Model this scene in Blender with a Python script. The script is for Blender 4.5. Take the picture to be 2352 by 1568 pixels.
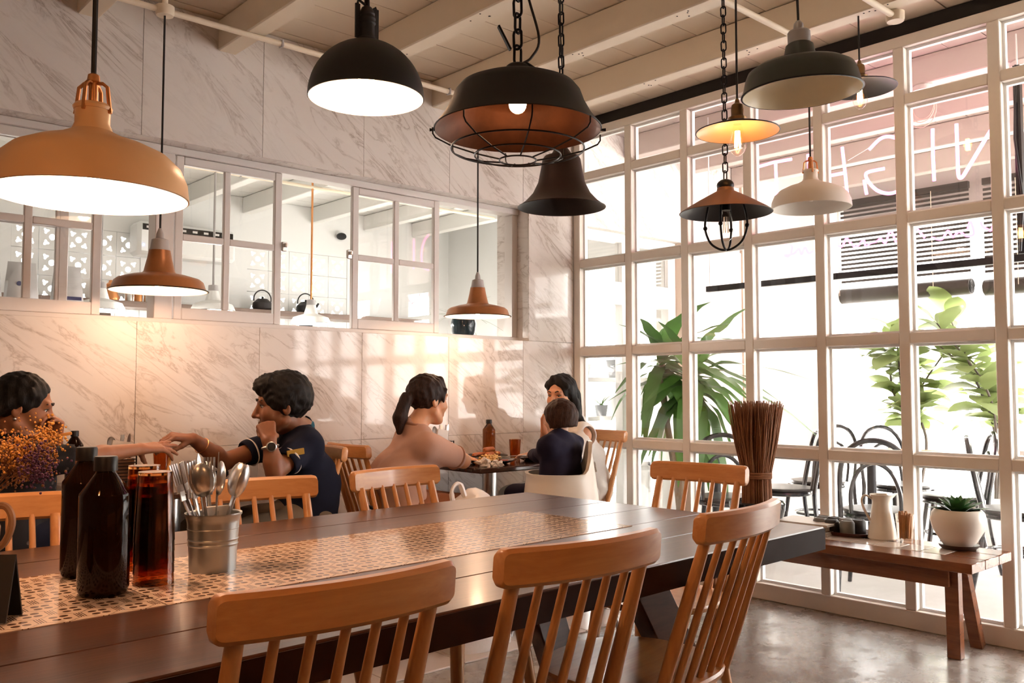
import bpy, bmesh, math, random
import numpy as np
from mathutils import Vector, Matrix, noise as mnoise
random.seed(7)
PI = math.pi
SC = bpy.context.scene
COL = SC.collection
for o in list(bpy.data.objects): bpy.data.objects.remove(o)

# ------------------------------------------------------------------ camera
IW, IH = 2352, 1568
YAW, PITCH, FPX, EYE = math.radians(47.78), math.radians(3.1), 2045.0, 1.107
FWD = Vector((math.cos(PITCH)*math.cos(YAW), math.cos(PITCH)*math.sin(YAW), math.sin(PITCH)))
RGT = Vector((math.sin(YAW), -math.cos(YAW), 0)); UPV = RGT.cross(FWD)
CAMP = Vector((0, 0, EYE))
cam = bpy.data.cameras.new('camera'); cam_o = bpy.data.objects.new('camera', cam); COL.objects.link(cam_o)
cam.sensor_width = 36; cam.lens = FPX*36/IW; cam.clip_start = .02; cam.clip_end = 200
cam_o.matrix_world = Matrix(((RGT.x, UPV.x, -FWD.x, 0), (RGT.y, UPV.y, -FWD.y, 0), (RGT.z, UPV.z, -FWD.z, EYE), (0, 0, 0, 1)))
SC.camera = cam_o
def ray(px, py): return FWD + RGT*((px-IW/2)/FPX) - UPV*((py-IH/2)/FPX)
def at(px, py, ax, v):                     # photo pixel -> point on the plane axis = v
    d = ray(px, py); i = 'xyz'.index(ax); return CAMP + d*((v-CAMP[i])/d[i])
def dep(px, py, t): return CAMP + ray(px, py)*t

# ------------------------------------------------------------------ world, exposure
w = bpy.data.worlds.new('sky'); SC.world = w; w.use_nodes = True
bg = w.node_tree.nodes['Background']; bg.inputs[0].default_value = (1, .955, .91, 1); bg.inputs[1].default_value = 17.0
vs = SC.view_settings; vs.view_transform = 'Standard'; vs.look = 'None'; vs.gamma = 1; vs.exposure = 0.5
vs.use_curve_mapping = False

# ------------------------------------------------------------------ room constants
XB, YA = 4.19, 4.02          # inner faces of the glass wall and the marble wall
X0, Y0 = -2.6, -3.2          # the far sides of the room behind the camera
ZC = 2.87                    # ceiling boards

# ------------------------------------------------------------------ mesh helpers
class MB:
    def __init__(s): s.V = []; s.F = []
    def add(s, V, F, T=None):
        o = len(s.V)
        s.V += [tuple(T @ Vector(v)) if T is not None else tuple(v) for v in V]
        s.F += [tuple(i+o for i in f) for f in F]; return s
    def box(s, c, d, R=None, bev=0, seg=1):
        if bev > 0: V, F = rbox(d[0], d[1], d[2], bev, seg)
        else:
            x, y, z = d[0]/2, d[1]/2, d[2]/2
            V = [(-x,-y,-z),(x,-y,-z),(x,y,-z),(-x,y,-z),(-x,-y,z),(x,-y,z),(x,y,z),(-x,y,z)]
            F = [(0,3,2,1),(4,5,6,7),(0,1,5,4),(1,2,6,5),(2,3,7,6),(3,0,4,7)]
        T = Matrix.Translation(c)
        if R is not None: T = T @ (R if len(R) == 4 else R.to_4x4())
        return s.add(V, F, T)
    def bar(s, a, b, wx, wy, up=(0,0,1), bev=0):     # square bar from a to b
        a, b = Vector(a), Vector(b); d = (b-a); L = d.length; d.normalize(); u = Vector(up)
        x = u.cross(d)
        if x.length < 1e-4: x = Vector((1,0,0)).cross(d)
        x.normalize(); y = d.cross(x)
        R = Matrix((x, y, d)).transposed()
        return s.box((a+b)/2, (wx, wy, L), R, bev)
    def tube(s, pts, r, n=8, closed=False, caps=True):
        P = [Vector(p) for p in pts]; m = len(P)
        rs = list(r) if hasattr(r, '__len__') else [r]*m
        T = []
        for i in range(m):
            if closed: t = P[(i+1) % m]-P[i-1]
            else: t = P[min(i+1, m-1)]-P[max(i-1, 0)]
            T.append(t.normalized() if t.length > 1e-9 else Vector((0,0,1)))
        u = T[0].orthogonal().normalized(); V = []; F = []
        for i in range(m):
            u = (u-T[i]*u.dot(T[i]))
            u = u.normalized() if u.length > 1e-6 else T[i].orthogonal().normalized()
            v = T[i].cross(u)
            for k in range(n):
                a = 2*PI*k/n; V.append(P[i]+(u*math.cos(a)+v*math.sin(a))*rs[i])
        for i in range(m if closed else m-1):
            j = (i+1) % m
            for k in range(n):
                l = (k+1) % n; F.append((i*n+k, i*n+l, j*n+l, j*n+k))
        if caps and not closed:
            F.append(tuple(reversed(range(n)))); F.append(tuple(range((m-1)*n, m*n)))
        return s.add(V, F)
    def lathe(s, prof, n=32, c=(0,0,0), T=None, sx=1, sy=1):
        V = []; F = []; m = len(prof)
        for (r, z) in prof:
            for k in range(n):
                a = 2*PI*k/n; V.append((c[0]+r*sx*math.cos(a), c[1]+r*sy*math.sin(a), c[2]+z))
        for i in range(m-1):
            for k in range(n):
                l = (k+1) % n; F.append((i*n+k, i*n+l, (i+1)*n+l, (i+1)*n+k))
        if prof[0][0] > 1e-6: F.append(tuple(reversed(range(n))))
        if prof[-1][0] > 1e-6: F.append(tuple(range((m-1)*n, m*n)))
        return s.add(V, F, T)
    def shell(s, prof, th, n=40, c=(0,0,0)):         # open thin-walled turned shape: profile down the outside, back up the inside
        P = list(prof); inn = []
        for i, (r, z) in enumerate(P):
            a = P[max(i-1,0)]; b = P[min(i+1,len(P)-1)]; dx, dz = b[0]-a[0], b[1]-a[1]; L = math.hypot(dx, dz) or 1
            inn.append((max(r-abs(dz)/L*th, .0), z-abs(dx)/L*th if dz <= 0 else z))
        V = []; F = []; Q = P+inn[::-1]; m = len(Q)
        for (r, z) in Q:
            for k in range(n):
                a = 2*PI*k/n; V.append((c[0]+r*math.cos(a), c[1]+r*math.sin(a), c[2]+z))
        for i in range(m-1):
            for k in range(n):
                l = (k+1) % n; F.append((i*n+l, i*n+k, (i+1)*n+k, (i+1)*n+l))
        return s.add(V, F)
    def prism(s, poly, z0, z1, T=None):              # 2D polygon extruded in z
        n = len(poly); V = [(x, y, z0) for x, y in poly]+[(x, y, z1) for x, y in poly]
        F = [tuple(reversed(range(n))), tuple(range(n, 2*n))]+[(i, (i+1) % n, n+(i+1) % n, n+i) for i in range(n)]
        return s.add(V, F, T)
    def ball(s, c, r, n=16, m=10, T=None):
        r = r if hasattr(r, '__len__') else (r, r, r); V = [(c[0], c[1], c[2]-r[2])]; F = []
        for i in range(1, m):
            t = PI*i/m-PI/2
            for k in range(n):
                a = 2*PI*k/n; V.append((c[0]+r[0]*math.cos(t)*math.cos(a), c[1]+r[1]*math.cos(t)*math.sin(a), c[2]+r[2]*math.sin(t)))
        V.append((c[0], c[1], c[2]+r[2])); e = len(V)-1
        for k in range(n):
            l = (k+1) % n; F.append((0, 1+l, 1+k))
            for i in range(m-2): F.append((1+i*n+k, 1+i*n+l, 1+(i+1)*n+l, 1+(i+1)*n+k))
            F.append((e, 1+(m-2)*n+k, 1+(m-2)*n+l))
        return s.add(V, F, T)
    def obj(s, name, mat, parent=None, smooth=True, ang=38, loc=None, rot=None):
        me = bpy.data.meshes.new(name); me.from_pydata(s.V, [], s.F); me.update()
        if mat: 
            for m_ in (mat if isinstance(mat, (list, tuple)) else [mat]): me.materials.append(m_)
        if smooth:
            me.shade_smooth()
            me.set_sharp_from_angle(angle=math.radians(ang))
        o = bpy.data.objects.new(name, me); COL.objects.link(o)
        if parent: o.parent = parent
        if loc is not None: o.location = loc
        if rot is not None: o.rotation_euler = rot
        return o
_rb = {}
def rbox(x, y, z, b, seg=2):
    k = (round(x,4), round(y,4), round(z,4), round(b,4), seg)
    if k not in _rb:
        bm = bmesh.new(); bmesh.ops.create_cube(bm, size=1); bmesh.ops.scale(bm, vec=(x, y, z), verts=bm.verts)
        bmesh.ops.bevel(bm, geom=bm.edges[:], offset=min(b, .49*min(x, y, z)), segments=seg, profile=.5, affect='EDGES')
        bm.verts.index_update(); _rb[k] = ([v.co[:] for v in bm.verts], [tuple(v.index for v in f.verts) for f in bm.faces]); bm.free()
    return _rb[k]
def bx(x0, x1, y0, y1, z0, z1, bev=0): return MB().box(((x0+x1)/2, (y0+y1)/2, (z0+z1)/2), (abs(x1-x0), abs(y1-y0), abs(z1-z0)), None, bev)
def tag(o, label, cat, group=None):
    o['label'] = label; o['category'] = cat
    if group: o['group'] = group
    return o
def thing(name, label, cat, loc=(0,0,0), rz=0, group=None):
    o = bpy.data.objects.new(name, None); o.empty_display_size = .05; COL.objects.link(o)
    o.location = loc; o.rotation_euler = (0, 0, rz); return tag(o, label, cat, group)
def struct(o): o['kind'] = 'structure'; return o
def sempty(name, loc=(0,0,0)):
    o = bpy.data.objects.new(name, None); o.empty_display_size = .05; COL.objects.link(o); o.location = loc; return struct(o)
def inst(o, name, parent=None, loc=None, rot=None, scale=None):      # another object sharing the mesh
    c = bpy.data.objects.new(name, o.data); COL.objects.link(c)
    if parent: c.parent = parent
    if loc is not None: c.location = loc
    if rot is not None: c.rotation_euler = rot
    if scale is not None: c.scale = scale
    return c
def dup(root, loc, rz, label=None, group=None, scale=None):
    kids = {}
    for o in bpy.data.objects: kids.setdefault(o.parent, []).append(o)
    def cp(o, par):
        c = o.copy(); COL.objects.link(c); c.parent = par
        for ch in kids.get(o, []): cp(ch, c)
        return c
    r = cp(root, None); r.location = loc; r.rotation_euler = (0, 0, rz)
    if label: r['label'] = label
    if group: r['group'] = group
    if scale: r.scale = (scale,)*3
    return r
def arc(c, r, a0, a1, n, plane='xy'):
    out = []
    for i in range(n+1):
        a = a0+(a1-a0)*i/n; u, v = r*math.cos(a), r*math.sin(a)
        out.append({'xy': (c[0]+u, c[1]+v, c[2]), 'xz': (c[0]+u, c[1], c[2]+v), 'yz': (c[0], c[1]+u, c[2]+v)}[plane])
    return out
def spline(pts, n=8):                       # Catmull-Rom through points
    P = [Vector(p) for p in pts]; P = [P[0]*2-P[1]]+P+[P[-1]*2-P[-2]]; out = []
    for i in range(1, len(P)-2):
        for k in range(n):
            t = k/n; a, b, c, d = P[i-1:i+3]
            out.append(.5*((2*b)+(c-a)*t+(2*a-5*b+4*c-d)*t*t+(3*b-a-3*c+d)*t**3))
    out.append(P[-2]); return out

# ------------------------------------------------------------------ materials
class N:
    def __init__(s, name):
        s.m = bpy.data.materials.new(name); s.m.use_nodes = True; s.t = s.m.node_tree; s.t.nodes.clear()
        s.out = s.t.nodes.new('ShaderNodeOutputMaterial')
    def __call__(s, typ, _p=None, **kw):
        n = s.t.nodes.new('ShaderNode'+typ)
        for k, v in (_p or {}).items(): setattr(n, k, v)
        for k, v in kw.items():
            key = int(k[1:]) if k[0] == '_' and k[1:].isdigit() else k.replace('_', ' ')
            i = n.inputs[key]
            if isinstance(v, bpy.types.NodeSocket): s.t.links.new(v, i)
            else: i.default_value = v
        return n
    def math(s, op, a, b=0., c=None):
        kw = {'_0': a, '_1': b}
        if c is not None: kw['_2'] = c
        return s('Math', {'operation': op}, **kw).outputs[0]
    def ramp(s, fac, stops, interp='LINEAR'):
        n = s('ValToRGB', Fac=fac); n.color_ramp.interpolation = interp; e = n.color_ramp.elements
        while len(e) < len(stops): e.new(.5)
        for i, (p, c) in enumerate(stops):
            e[i].position = p; e[i].color = (*c, 1) if hasattr(c, '__len__') else (c, c, c, 1)
        return n.outputs[0]
    def mix(s, fac, a, b):
        n = s('Mix', {'data_type': 'RGBA'}); 
        for i, v in ((0, fac), (6, a), (7, b)):
            if isinstance(v, bpy.types.NodeSocket): s.t.links.new(v, n.inputs[i])
            else: n.inputs[i].default_value = v if i == 0 else ((*v, 1) if len(v) == 3 else v)
        return n.outputs[2]
    def done(s, shader): s.t.links.new(shader, s.out.inputs[0]); return s.m
    def bsdf(s, **kw): return s('BsdfPrincipled', **kw)
    def pos(s): return s('NewGeometry').outputs['Position']
    def obj(s): return s('TexCoord').outputs['Object']
    def mapp(s, v, scale=(1,1,1), rot=(0,0,0), loc=(0,0,0)): return s('Mapping', Vector=v, Scale=scale, Rotation=rot, Location=loc).outputs[0]
    def bump(s, h, strength=.2, dist=.005): return s('Bump', Height=h, Strength=strength, Distance=dist).outputs[0]
def c4(c): return (*c, 1) if len(c) == 3 else c
_mats = {}
def mat(name, col, rough=.5, metal=0., var=.0, scale=30., bump=0., trans=0., ior=1.45, coat=0., emis=None, estr=0., spec=.5, sss=0.):
    if name in _mats: return _mats[name]
    n = N(name); col = c4(col); kw = dict(Roughness=rough, Metallic=metal, IOR=ior); c = col
    if var or bump:
        nz = n('TexNoise', Vector=n.obj(), Scale=scale, Detail=5., Roughness=.6)
        if var:
            c = n.mix(nz.outputs['Fac'], tuple(min(1, x*(1-var)) for x in col[:3]), tuple(min(1, x*(1+var)) for x in col[:3]))
        if bump: kw['Normal'] = n.bump(nz.outputs['Fac'], bump, .004)
    b = n.bsdf(Base_Color=c, **kw)
    if trans: b.inputs['Transmission Weight'].default_value = trans
    if coat: b.inputs['Coat Weight'].default_value = coat
    if sss: b.inputs['Subsurface Weight'].default_value = sss; b.inputs['Subsurface Scale'].default_value = .01
    b.inputs['Specular IOR Level'].default_value = spec
    if emis: b.inputs['Emission Color'].default_value = c4(emis); b.inputs['Emission Strength'].default_value = estr
    _mats[name] = n.done(b.outputs[0]); return _mats[name]
def wood(name, c1, c2, rough=.4, scale=1., axis=0, coat=0., bump=.05):
    n = N(name); sc = [18.*scale]*3; sc[axis] = 1.6*scale
    v = n.mapp(n.obj(), tuple(sc))
    inf = n('ObjectInfo').outputs['Random']
    vv = n('VectorMath', {'operation': 'ADD'}, _0=v); n.t.links.new(n('CombineXYZ', X=n.math('MULTIPLY', inf, 37.), Y=n.math('MULTIPLY', inf, 11.)).outputs[0], vv.inputs[1])
    a = n('TexNoise', Vector=vv.outputs[0], Scale=1.5, Detail=6., Roughness=.65, Distortion=.6).outputs['Fac']
    b = n('TexNoise', Vector=vv.outputs[0], Scale=9., Detail=3.).outputs['Fac']
    f = n.math('ADD', n.math('MULTIPLY', a, .8), n.math('MULTIPLY', b, .2))
    col = n.ramp(f, [(.3, c1), (.7, c2)])
    s = n.bsdf(Base_Color=col, Roughness=rough, Normal=n.bump(b, bump, .002))
    if coat: s.inputs['Coat Weight'].default_value = coat; s.inputs['Coat Roughness'].default_value = .12
    return n.done(s.outputs[0])
def marble(nm='marble', rough=.055):
    n = N(nm); p = n.pos()
    inf = n('ObjectInfo').outputs['Random']
    off = n('CombineXYZ', X=n.math('MULTIPLY', inf, 3.), Z=n.math('MULTIPLY', inf, 7.)).outputs[0]
    q = n('VectorMath', {'operation': 'ADD'}, _0=p, _1=off).outputs[0]
    # veins fall from upper left to lower right
    v = n.mapp(q, (1, 1, 1), (0, math.radians(-38), 0))
    v = n.mapp(v, (1.5, 1.5, 6.5))
    a = n('TexNoise', Vector=v, Scale=1.5, Detail=8., Roughness=.62, Distortion=1.4).outputs['Fac']
    vein = n.ramp(n.math('ABSOLUTE', n.math('SUBTRACT', a, .5)), [(0., 1.), (.012, .5), (.05, 0.)])
    b = n('TexNoise', Vector=v, Scale=.7, Detail=5., Roughness=.6, Distortion=.8).outputs['Fac']
    patch = n.ramp(b, [(.42, 0.), (.68, 1.)])
    mask = n.math('MULTIPLY', vein, n.math('ADD', n.math('MULTIPLY', patch, .75), .10))
    col = n.mix(n.math('MULTIPLY', patch, .30), (.78, .735, .705), (.66, .60, .565))
    col = n.mix(mask, col, (.33, .255, .21))
    s = n.bsdf(Base_Color=col, Roughness=rough, IOR=1.29)
    return n.done(s.outputs[0])
def glassmat(name='window_glass', tint=(1,1,1), ior=1.45):
    n = N(name); g = n('NewGeometry'); f0 = ((ior-1)/(ior+1))**2      # Schlick, the same on both faces of the thin pane
    c = n.math('ABSOLUTE', n('VectorMath', {'operation': 'DOT_PRODUCT'}, _0=g.outputs['Normal'], _1=g.outputs['Incoming']).outputs['Value'])
    fr = n.math('ADD', n.math('MULTIPLY', n.math('POWER', n.math('SUBTRACT', 1., c), 5.), 1-f0), f0)
    tr = n('BsdfTransparent', Color=c4(tint)); gl = n('BsdfGlossy', Color=(1,1,1,1), Roughness=.02)
    mx = n('MixShader', Fac=fr, _1=tr.outputs[0], _2=gl.outputs[0]); return n.done(mx.outputs[0])
def emat(name, col, s):
    n = N(name); return n.done(n('Emission', Color=c4(col), Strength=s).outputs[0])
M_marble = marble(); M_marblex = marble('weathered_marble', .4)
M_frame = mat('frame_paint', (.80, .745, .68), .45, var=.05, scale=14, bump=.03)
M_alu = mat('white_metal_frame', (.72, .68, .66), .4)
M_white = mat('white_paint', (.82, .82, .80), .5, var=.02)
M_glass = glassmat()
M_black = mat('black_metal', (.012, .012, .014), .42, .6, var=.3, scale=60)
M_rubber = mat('black_cable', (.012, .012, .013), .55)
M_beech = wood('beech', (.52, .205, .062), (.72, .36, .135), .34, .9, 2, .25)
M_beechx = wood('beech_rail', (.52, .205, .062), (.72, .36, .135), .34, .9, 0, .25)
M_dark = wood('dark_stained_wood', (.045, .014, .007), (.115, .042, .020), .28, 1.0, 0, .12, .10)
M_bench = wood('reddish_brown_wood', (.13, .042, .018), (.27, .095, .04), .26, .9, 1, .3)
M_steel = mat('brushed_steel', (.62, .61, .60), .28, 1., var=.06, scale=40)
# ================================================================== SETTING
XKR = 6.0                     # street wall of the kitchen
XO = 7.2                      # outer edge of the covered walkway
YK = 7.65                     # far wall of the kitchen
# ---- floor
def floor_mat():
    n = N('polished_concrete'); p = n.pos()
    a = n('TexNoise', Vector=p, Scale=1.6, Detail=8., Roughness=.62, Distortion=.5).outputs['Fac']
    b = n('TexNoise', Vector=p, Scale=6., Detail=10., Roughness=.72).outputs['Fac']
    cr = n('TexVoronoi', {'feature': 'DISTANCE_TO_EDGE'}, Vector=n('VectorMath', {'operation': 'ADD'}, _0=p, _1=n('TexNoise', Vector=p, Scale=3.).outputs['Color']).outputs[0], Scale=1.1).outputs['Distance']
    col = n.ramp(a, [(.3, (.20, .165, .14)), (.55, (.30, .265, .235)), (.75, (.42, .39, .355))])
    col = n.mix(n.ramp(b, [(.55, 0.), (.68, .5)]), col, (.50, .47, .44))
    col = n.mix(n.ramp(cr, [(0., .55), (.012, 0.)]), col, (.13, .11, .095))
    rg = n.ramp(b, [(.35, .16), (.5, .26), (.62, .5)])
    s = n.bsdf(Base_Color=col, Roughness=rg, Normal=n.bump(b, .12, .01)); return n.done(s.outputs[0])
floor = struct(bx(X0, XB+.09, Y0, YK, -.2, 0).obj('floor', floor_mat(), smooth=False))
M_tile = mat('cream_floor_tile', (.62, .53, .47), .16, var=.06, scale=9)
def pattern_tile():
    n = N('patterned_cement_tile'); u = n.mapp(n.obj(), (5, 5, 5)); sx = n('SeparateXYZ', Vector=u)
    r = n.math('SQRT', n.math('ADD', n.math('POWER', n.math('ABSOLUTE', sx.outputs[0]), 2.), n.math('POWER', n.math('ABSOLUTE', sx.outputs[1]), 2.)))
    an = n.math('ARCTAN2', sx.outputs[1], sx.outputs[0])
    f = n.math('SINE', n.math('ADD', n.math('MULTIPLY', r, 26.), n.math('MULTIPLY', n.math('SINE', n.math('MULTIPLY', an, 4.)), 2.2)))
    s = n.bsdf(Base_Color=n.ramp(f, [(.35, (.16, .17, .16)), (.6, (.55, .52, .47))]), Roughness=.3); return n.done(s.outputs[0])
M_ptile = pattern_tile()
def tiles(x0, x1, y0, y1, s, m, nm):
    first = None; i = 0; nx = int(round((x1-x0)/s)); ny = int(round((y1-y0)/s))
    for a in range(nx):
        for b in range(ny):
            l = (x0+s*(a+.5), y0+s*(b+.5), .004)
            if first is None: first = MB().box((0,0,0), (s-.004, s-.004, .008), None, .0015, 1).obj(nm, m, floor, loc=l)
            else: inst(first, nm, floor, l)
tiles(-.56, 4.12, 2.84, 3.20, .36, M_tile, 'floor_tile')
tiles(-.5, 4.1, 3.21, 4.01, .2, M_ptile, 'patterned_floor_tile')

# ---- ceiling: boards and beams
M_ceil = mat('ceiling_paint', (.84, .73, .58), .55, var=.06, scale=5, bump=.03)
M_dark_gap = mat('dark_void', (.02, .018, .016), .9)
ceil = struct(bx(X0, XO, Y0, YK+.2, ZC+.03, ZC+.12).obj('ceiling', M_dark_gap, smooth=False))
bw = .1935; y = Y0+bw/2; rnd = random.Random(3); bmesh_ = {}
M_kitc = mat('kitchen_ceiling_paint', (.82, .82, .79), .5)
M_ceilo = mat('walkway_ceiling_paint', (.58, .49, .455), .6, var=.06, scale=5)  # dimness and pink neon cast mixed into the outdoor board colour
def strip(nm, x0, x1, y, m, w, h, z, gap, depth=None):
    key = (round(x0, 3), round(x1, 3), nm)
    if key not in bmesh_: o = MB().box((0, 0, 0), (x1-x0, w, h)).obj(nm, m, ceil, smooth=False); bmesh_[key] = o
    else: o = inst(bmesh_[key], nm, ceil)
    o.location = ((x0+x1)/2, y, z); o.scale.y = (w-gap)/w
while y < YK+.1:
    gap = rnd.choice([.0015, .004, .006, .0075]); zz = ZC+.014+rnd.uniform(0, .002); xe = XB+.05 if y < YA+.1 else XKR+.05
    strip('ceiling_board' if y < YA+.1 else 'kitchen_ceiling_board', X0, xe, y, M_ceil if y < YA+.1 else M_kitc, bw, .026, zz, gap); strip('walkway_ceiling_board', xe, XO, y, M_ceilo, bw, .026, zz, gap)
    y += bw
def beamrow(xs, y0, y1, m, nm):
    fb = None
    for x in xs:
        l = (x, (y0+y1)/2, ZC-.075)
        if fb is None: fb = MB().box((0,0,0), (.092, y1-y0, .15), None, .006, 1).obj(nm, m, ceil, loc=l)
        else: inst(fb, nm, ceil, l)
beamrow([1.175-.635*i for i in range(1, 6)]+[1.175, 1.805, 2.445, 3.075, 3.65], Y0, YA+.02, M_ceil, 'beam'); beamrow([-.095, .54, 1.175, 1.805, 2.445, 3.075, 3.65], YA+.02, YK, M_kitc, 'kitchen_beam')
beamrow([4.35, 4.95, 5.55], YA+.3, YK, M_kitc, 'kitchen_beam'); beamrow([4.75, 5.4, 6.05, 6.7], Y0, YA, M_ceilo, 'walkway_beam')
# screw holes along the beam undersides
mb = MB(); rnd = random.Random(5)
for x in (2.445, 3.075, 3.65):
    for y in (1.7, 2.3, 2.9, 3.5):
        for q in range(4): mb.lathe([(.004, 0), (.004, .001)], 6, (x+rnd.uniform(-.03, .03), y+rnd.uniform(-.06, .06), ZC-.1512))
o = mb.obj('screw_holes', M_dark_gap, ceil); o['kind'] = 'stuff'

# ---- marble wall with the strip window
ZS, ZL = 1.41, 2.245          # sill and lintel of the opening
WT = .30; XR = 3.79           # wall thickness, right side of the opening
core = MB()
M_core = mat('plaster', (.66, .63, .60), .7)
for (a, b, c, d) in ((X0, XB+.09, -.0, ZS-.012), (X0, XB+.09, ZL+.012, ZC+.02), (XR+.012, XB+.09, ZS-.012, ZL+.012), (X0, -.3, ZS-.012, ZL+.012)):
    core.box(((a+b)/2, YA+.012+(WT-.012)/2, (c+d)/2), (b-a, WT-.012, d-c))
wall_back = struct(core.obj('wall_back', M_core, smooth=False))
def panel(x0, x1, z0, z1, y=YA):
    g = .0007; MB().box(((x0+x1)/2, y+.006, (z0+z1)/2), (x1-x0-2*g, .012, z1-z0-2*g), None, .0012, 1).obj('marble_panel', M_marble, wall_back)
cols = [1.41+.583*i for i in range(-7, 5)]
for i in range(len(cols)):
    a = cols[i]; b = min(cols[i]+.583, XB)
    panel(a, b, 0, .845); panel(a, b, .845, ZS if a < XR and b < XR+.01 else ZS)
    if b <= -.3 or a >= XR: panel(a, b, ZS, ZL)
    panel(a, b, ZL, ZC)
panel(XR, cols[-1]+0.0 if cols[-1] > XR else XB, ZS, ZL) if cols[-1] > XR+.02 else None
panel(XR, XB, ZS, ZL) if cols[-1] <= XR+.02 else None
# reveals of the opening
for nm, c, d in (('marble_sill', ((XR-.3)/2, YA+.0125+(WT-.0125)/2, ZS-.006), (XR+.3, WT-.0125, .0116)), ('marble_lintel', ((XR-.3)/2, YA+.0125+(WT-.0125)/2, ZL+.006), (XR+.3, WT-.0125, .0116)), ('marble_reveal', (XR+.006, YA+.0125+(WT-.0125)/2, (ZS+ZL)/2), (.0116, WT-.0125, ZL-ZS))):
    MB().box(c, d).obj(nm, M_marble, wall_back, smooth=False)
# sliding sash window in the opening
YS = YA+.135
win1 = sempty('window_1', (0, YS, 0))
def wpart(nm, x0, x1, z0, z1, y0=-.02, y1=.02, m=M_alu): return bx(x0, x1, y0, y1, z0, z1, .003).obj(nm, m, win1)
wpart('outer_rail', -.3, XR, ZS, ZS+.025, -.045, .045); wpart('outer_rail', -.3, XR, ZL-.035, ZL, -.045, .045)
wpart('post', 1.515, 1.60, ZS+.025, ZL-.035, -.045, .045); wpart('post', 3.745, XR, ZS+.025, ZL-.035, -.03, .045)
def sash(x0, x1, yo, mull, zm=1.825):
    z0, z1 = ZS+.026, ZL-.036; s = .038
    wpart('stile', x0, x0+s, z0, z1, yo-.014, yo+.014); wpart('stile', x1-s, x1, z0, z1, yo-.014, yo+.014)
    wpart('sash_rail', x0+s, x1-s, z0, z0+.055, yo-.014, yo+.014); wpart('sash_rail', x0+s, x1-s, z1-.04, z1, yo-.014, yo+.014)
    xs = [x0+s]+[q for m_ in mull for q in (m_-.016, m_+.016)]+[x1-s]
    for m_ in mull: wpart('glazing_bar', m_-.016, m_+.016, z0+.055, z1-.04, yo-.012, yo+.012)
    for i in range(0, len(xs), 2):
        wpart('glazing_bar', xs[i], xs[i+1], zm-.016, zm+.016, yo-.012, yo+.012)
        for (q0, q1) in ((z0+.055, zm-.016), (zm+.016, z1-.04)):
            bx(xs[i]+.001, xs[i+1]-.001, yo-.002, yo+.002, q0+.001, q1-.001).obj('pane', M_glass, win1, smooth=False)
sash(.30, 1.285, -.02, (.99,)); sash(-.28, .30, .015, ()); sash(.62, 1.16, .02, (1.125,))
sash(1.61, 2.155, -.02, (1.865,)); sash(2.575, 3.165, -.02, (2.865,))
for x in (2.16, 2.568): MB().box((x+(.012 if x < 2.3 else -.012), -.03, 1.835), (.03, .02, .05), None, .004).lathe([(.0, 0), (.01, .002), (.01, .02), (0, .022)], 10, (x+(.012 if x < 2.3 else -.012), -.05, 1.83)).obj('sash_latch', M_steel, win1)

# ---- glass wall on the right
win2 = sempty('window_2', (XB, 0, 0))
ROWS = [0., .78, 1.35, 1.92, 2.49, 2.80]
MUL = [3.555, 3.13, 2.705, 2.285, 1.862, 1.438, 1.014, .59]
YG = .166                     # the glazing ends here
fw = .052
def gpart(nm, y0, y1, z0, z1, x0=0., x1=.075, m=M_frame, bev=.004): return bx(x0, x1, y0, y1, z0, z1, bev).obj(nm, m, win2)
gpart('corner_post', YA-.055, YA, 0, 2.86); gpart('header', YG, YA-.055, 2.745, 2.80); gpart('sill_rail', YG, YA-.055, 0, .085, -.005, .08)
edges = [YA-.055]+[q for m_ in MUL for q in (m_+fw/2, m_-fw/2)]+[YG]
for m_ in MUL: gpart('mullion', m_-fw/2, m_+fw/2, .085, 2.745)
zed = [.085, .78-fw/2, .78+fw/2, 1.35-fw/2, 1.35+fw/2, 1.92-fw/2, 1.92+fw/2, 2.49-fw/2, 2.49+fw/2, 2.745]
for i in range(0, len(edges), 2):
    b, a = edges[i], edges[i+1]
    for z in ROWS[1:5]: gpart('rail', a, b, z-fw/2, z+fw/2)
    for j in range(0, 10, 2):
        bx(.034, .039, a+.002, b-.002, zed[j]+.002, zed[j+1]-.002).obj('pane', M_glass, win2, smooth=False)
        if a > .9:       # glazing beads
            f = MB()
            for (c0, c1, d0, d1) in ((a, a+.012, zed[j], zed[j+1]), (b-.012, b, zed[j], zed[j+1]), (a+.012, b-.012, zed[j], zed[j]+.012), (a+.012, b-.012, zed[j+1]-.012, zed[j+1])):
                f.box((.052, (c0+c1)/2, (d0+d1)/2), (.024, c1-c0, d1-d0))
            f.obj('glazing_bead', M_white, win2, smooth=False)
struct(bx(XB+.01, XB+.07, YG, YA, 2.80, ZC).obj('trim_1', M_dark_gap, smooth=False))  # dark strip standing in for the shade in the gap over the header
# ---- walls behind the camera
M_back = mat('warm_plaster', (.42, .33, .27), .8)
struct(bx(XB, XB+.09, Y0, YG, 0, ZC+.03).obj('wall_right', M_back, smooth=False))  # out of view; made solid here to cut daylight on the near chair backs
struct(bx(X0-.1, X0, Y0, YK, -.0, ZC+.03).obj('wall_left', M_back, smooth=False))
struct(bx(X0, XB+.09, Y0-.1, Y0, -.0, ZC+.03).obj('wall_front', M_back, smooth=False))

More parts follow.
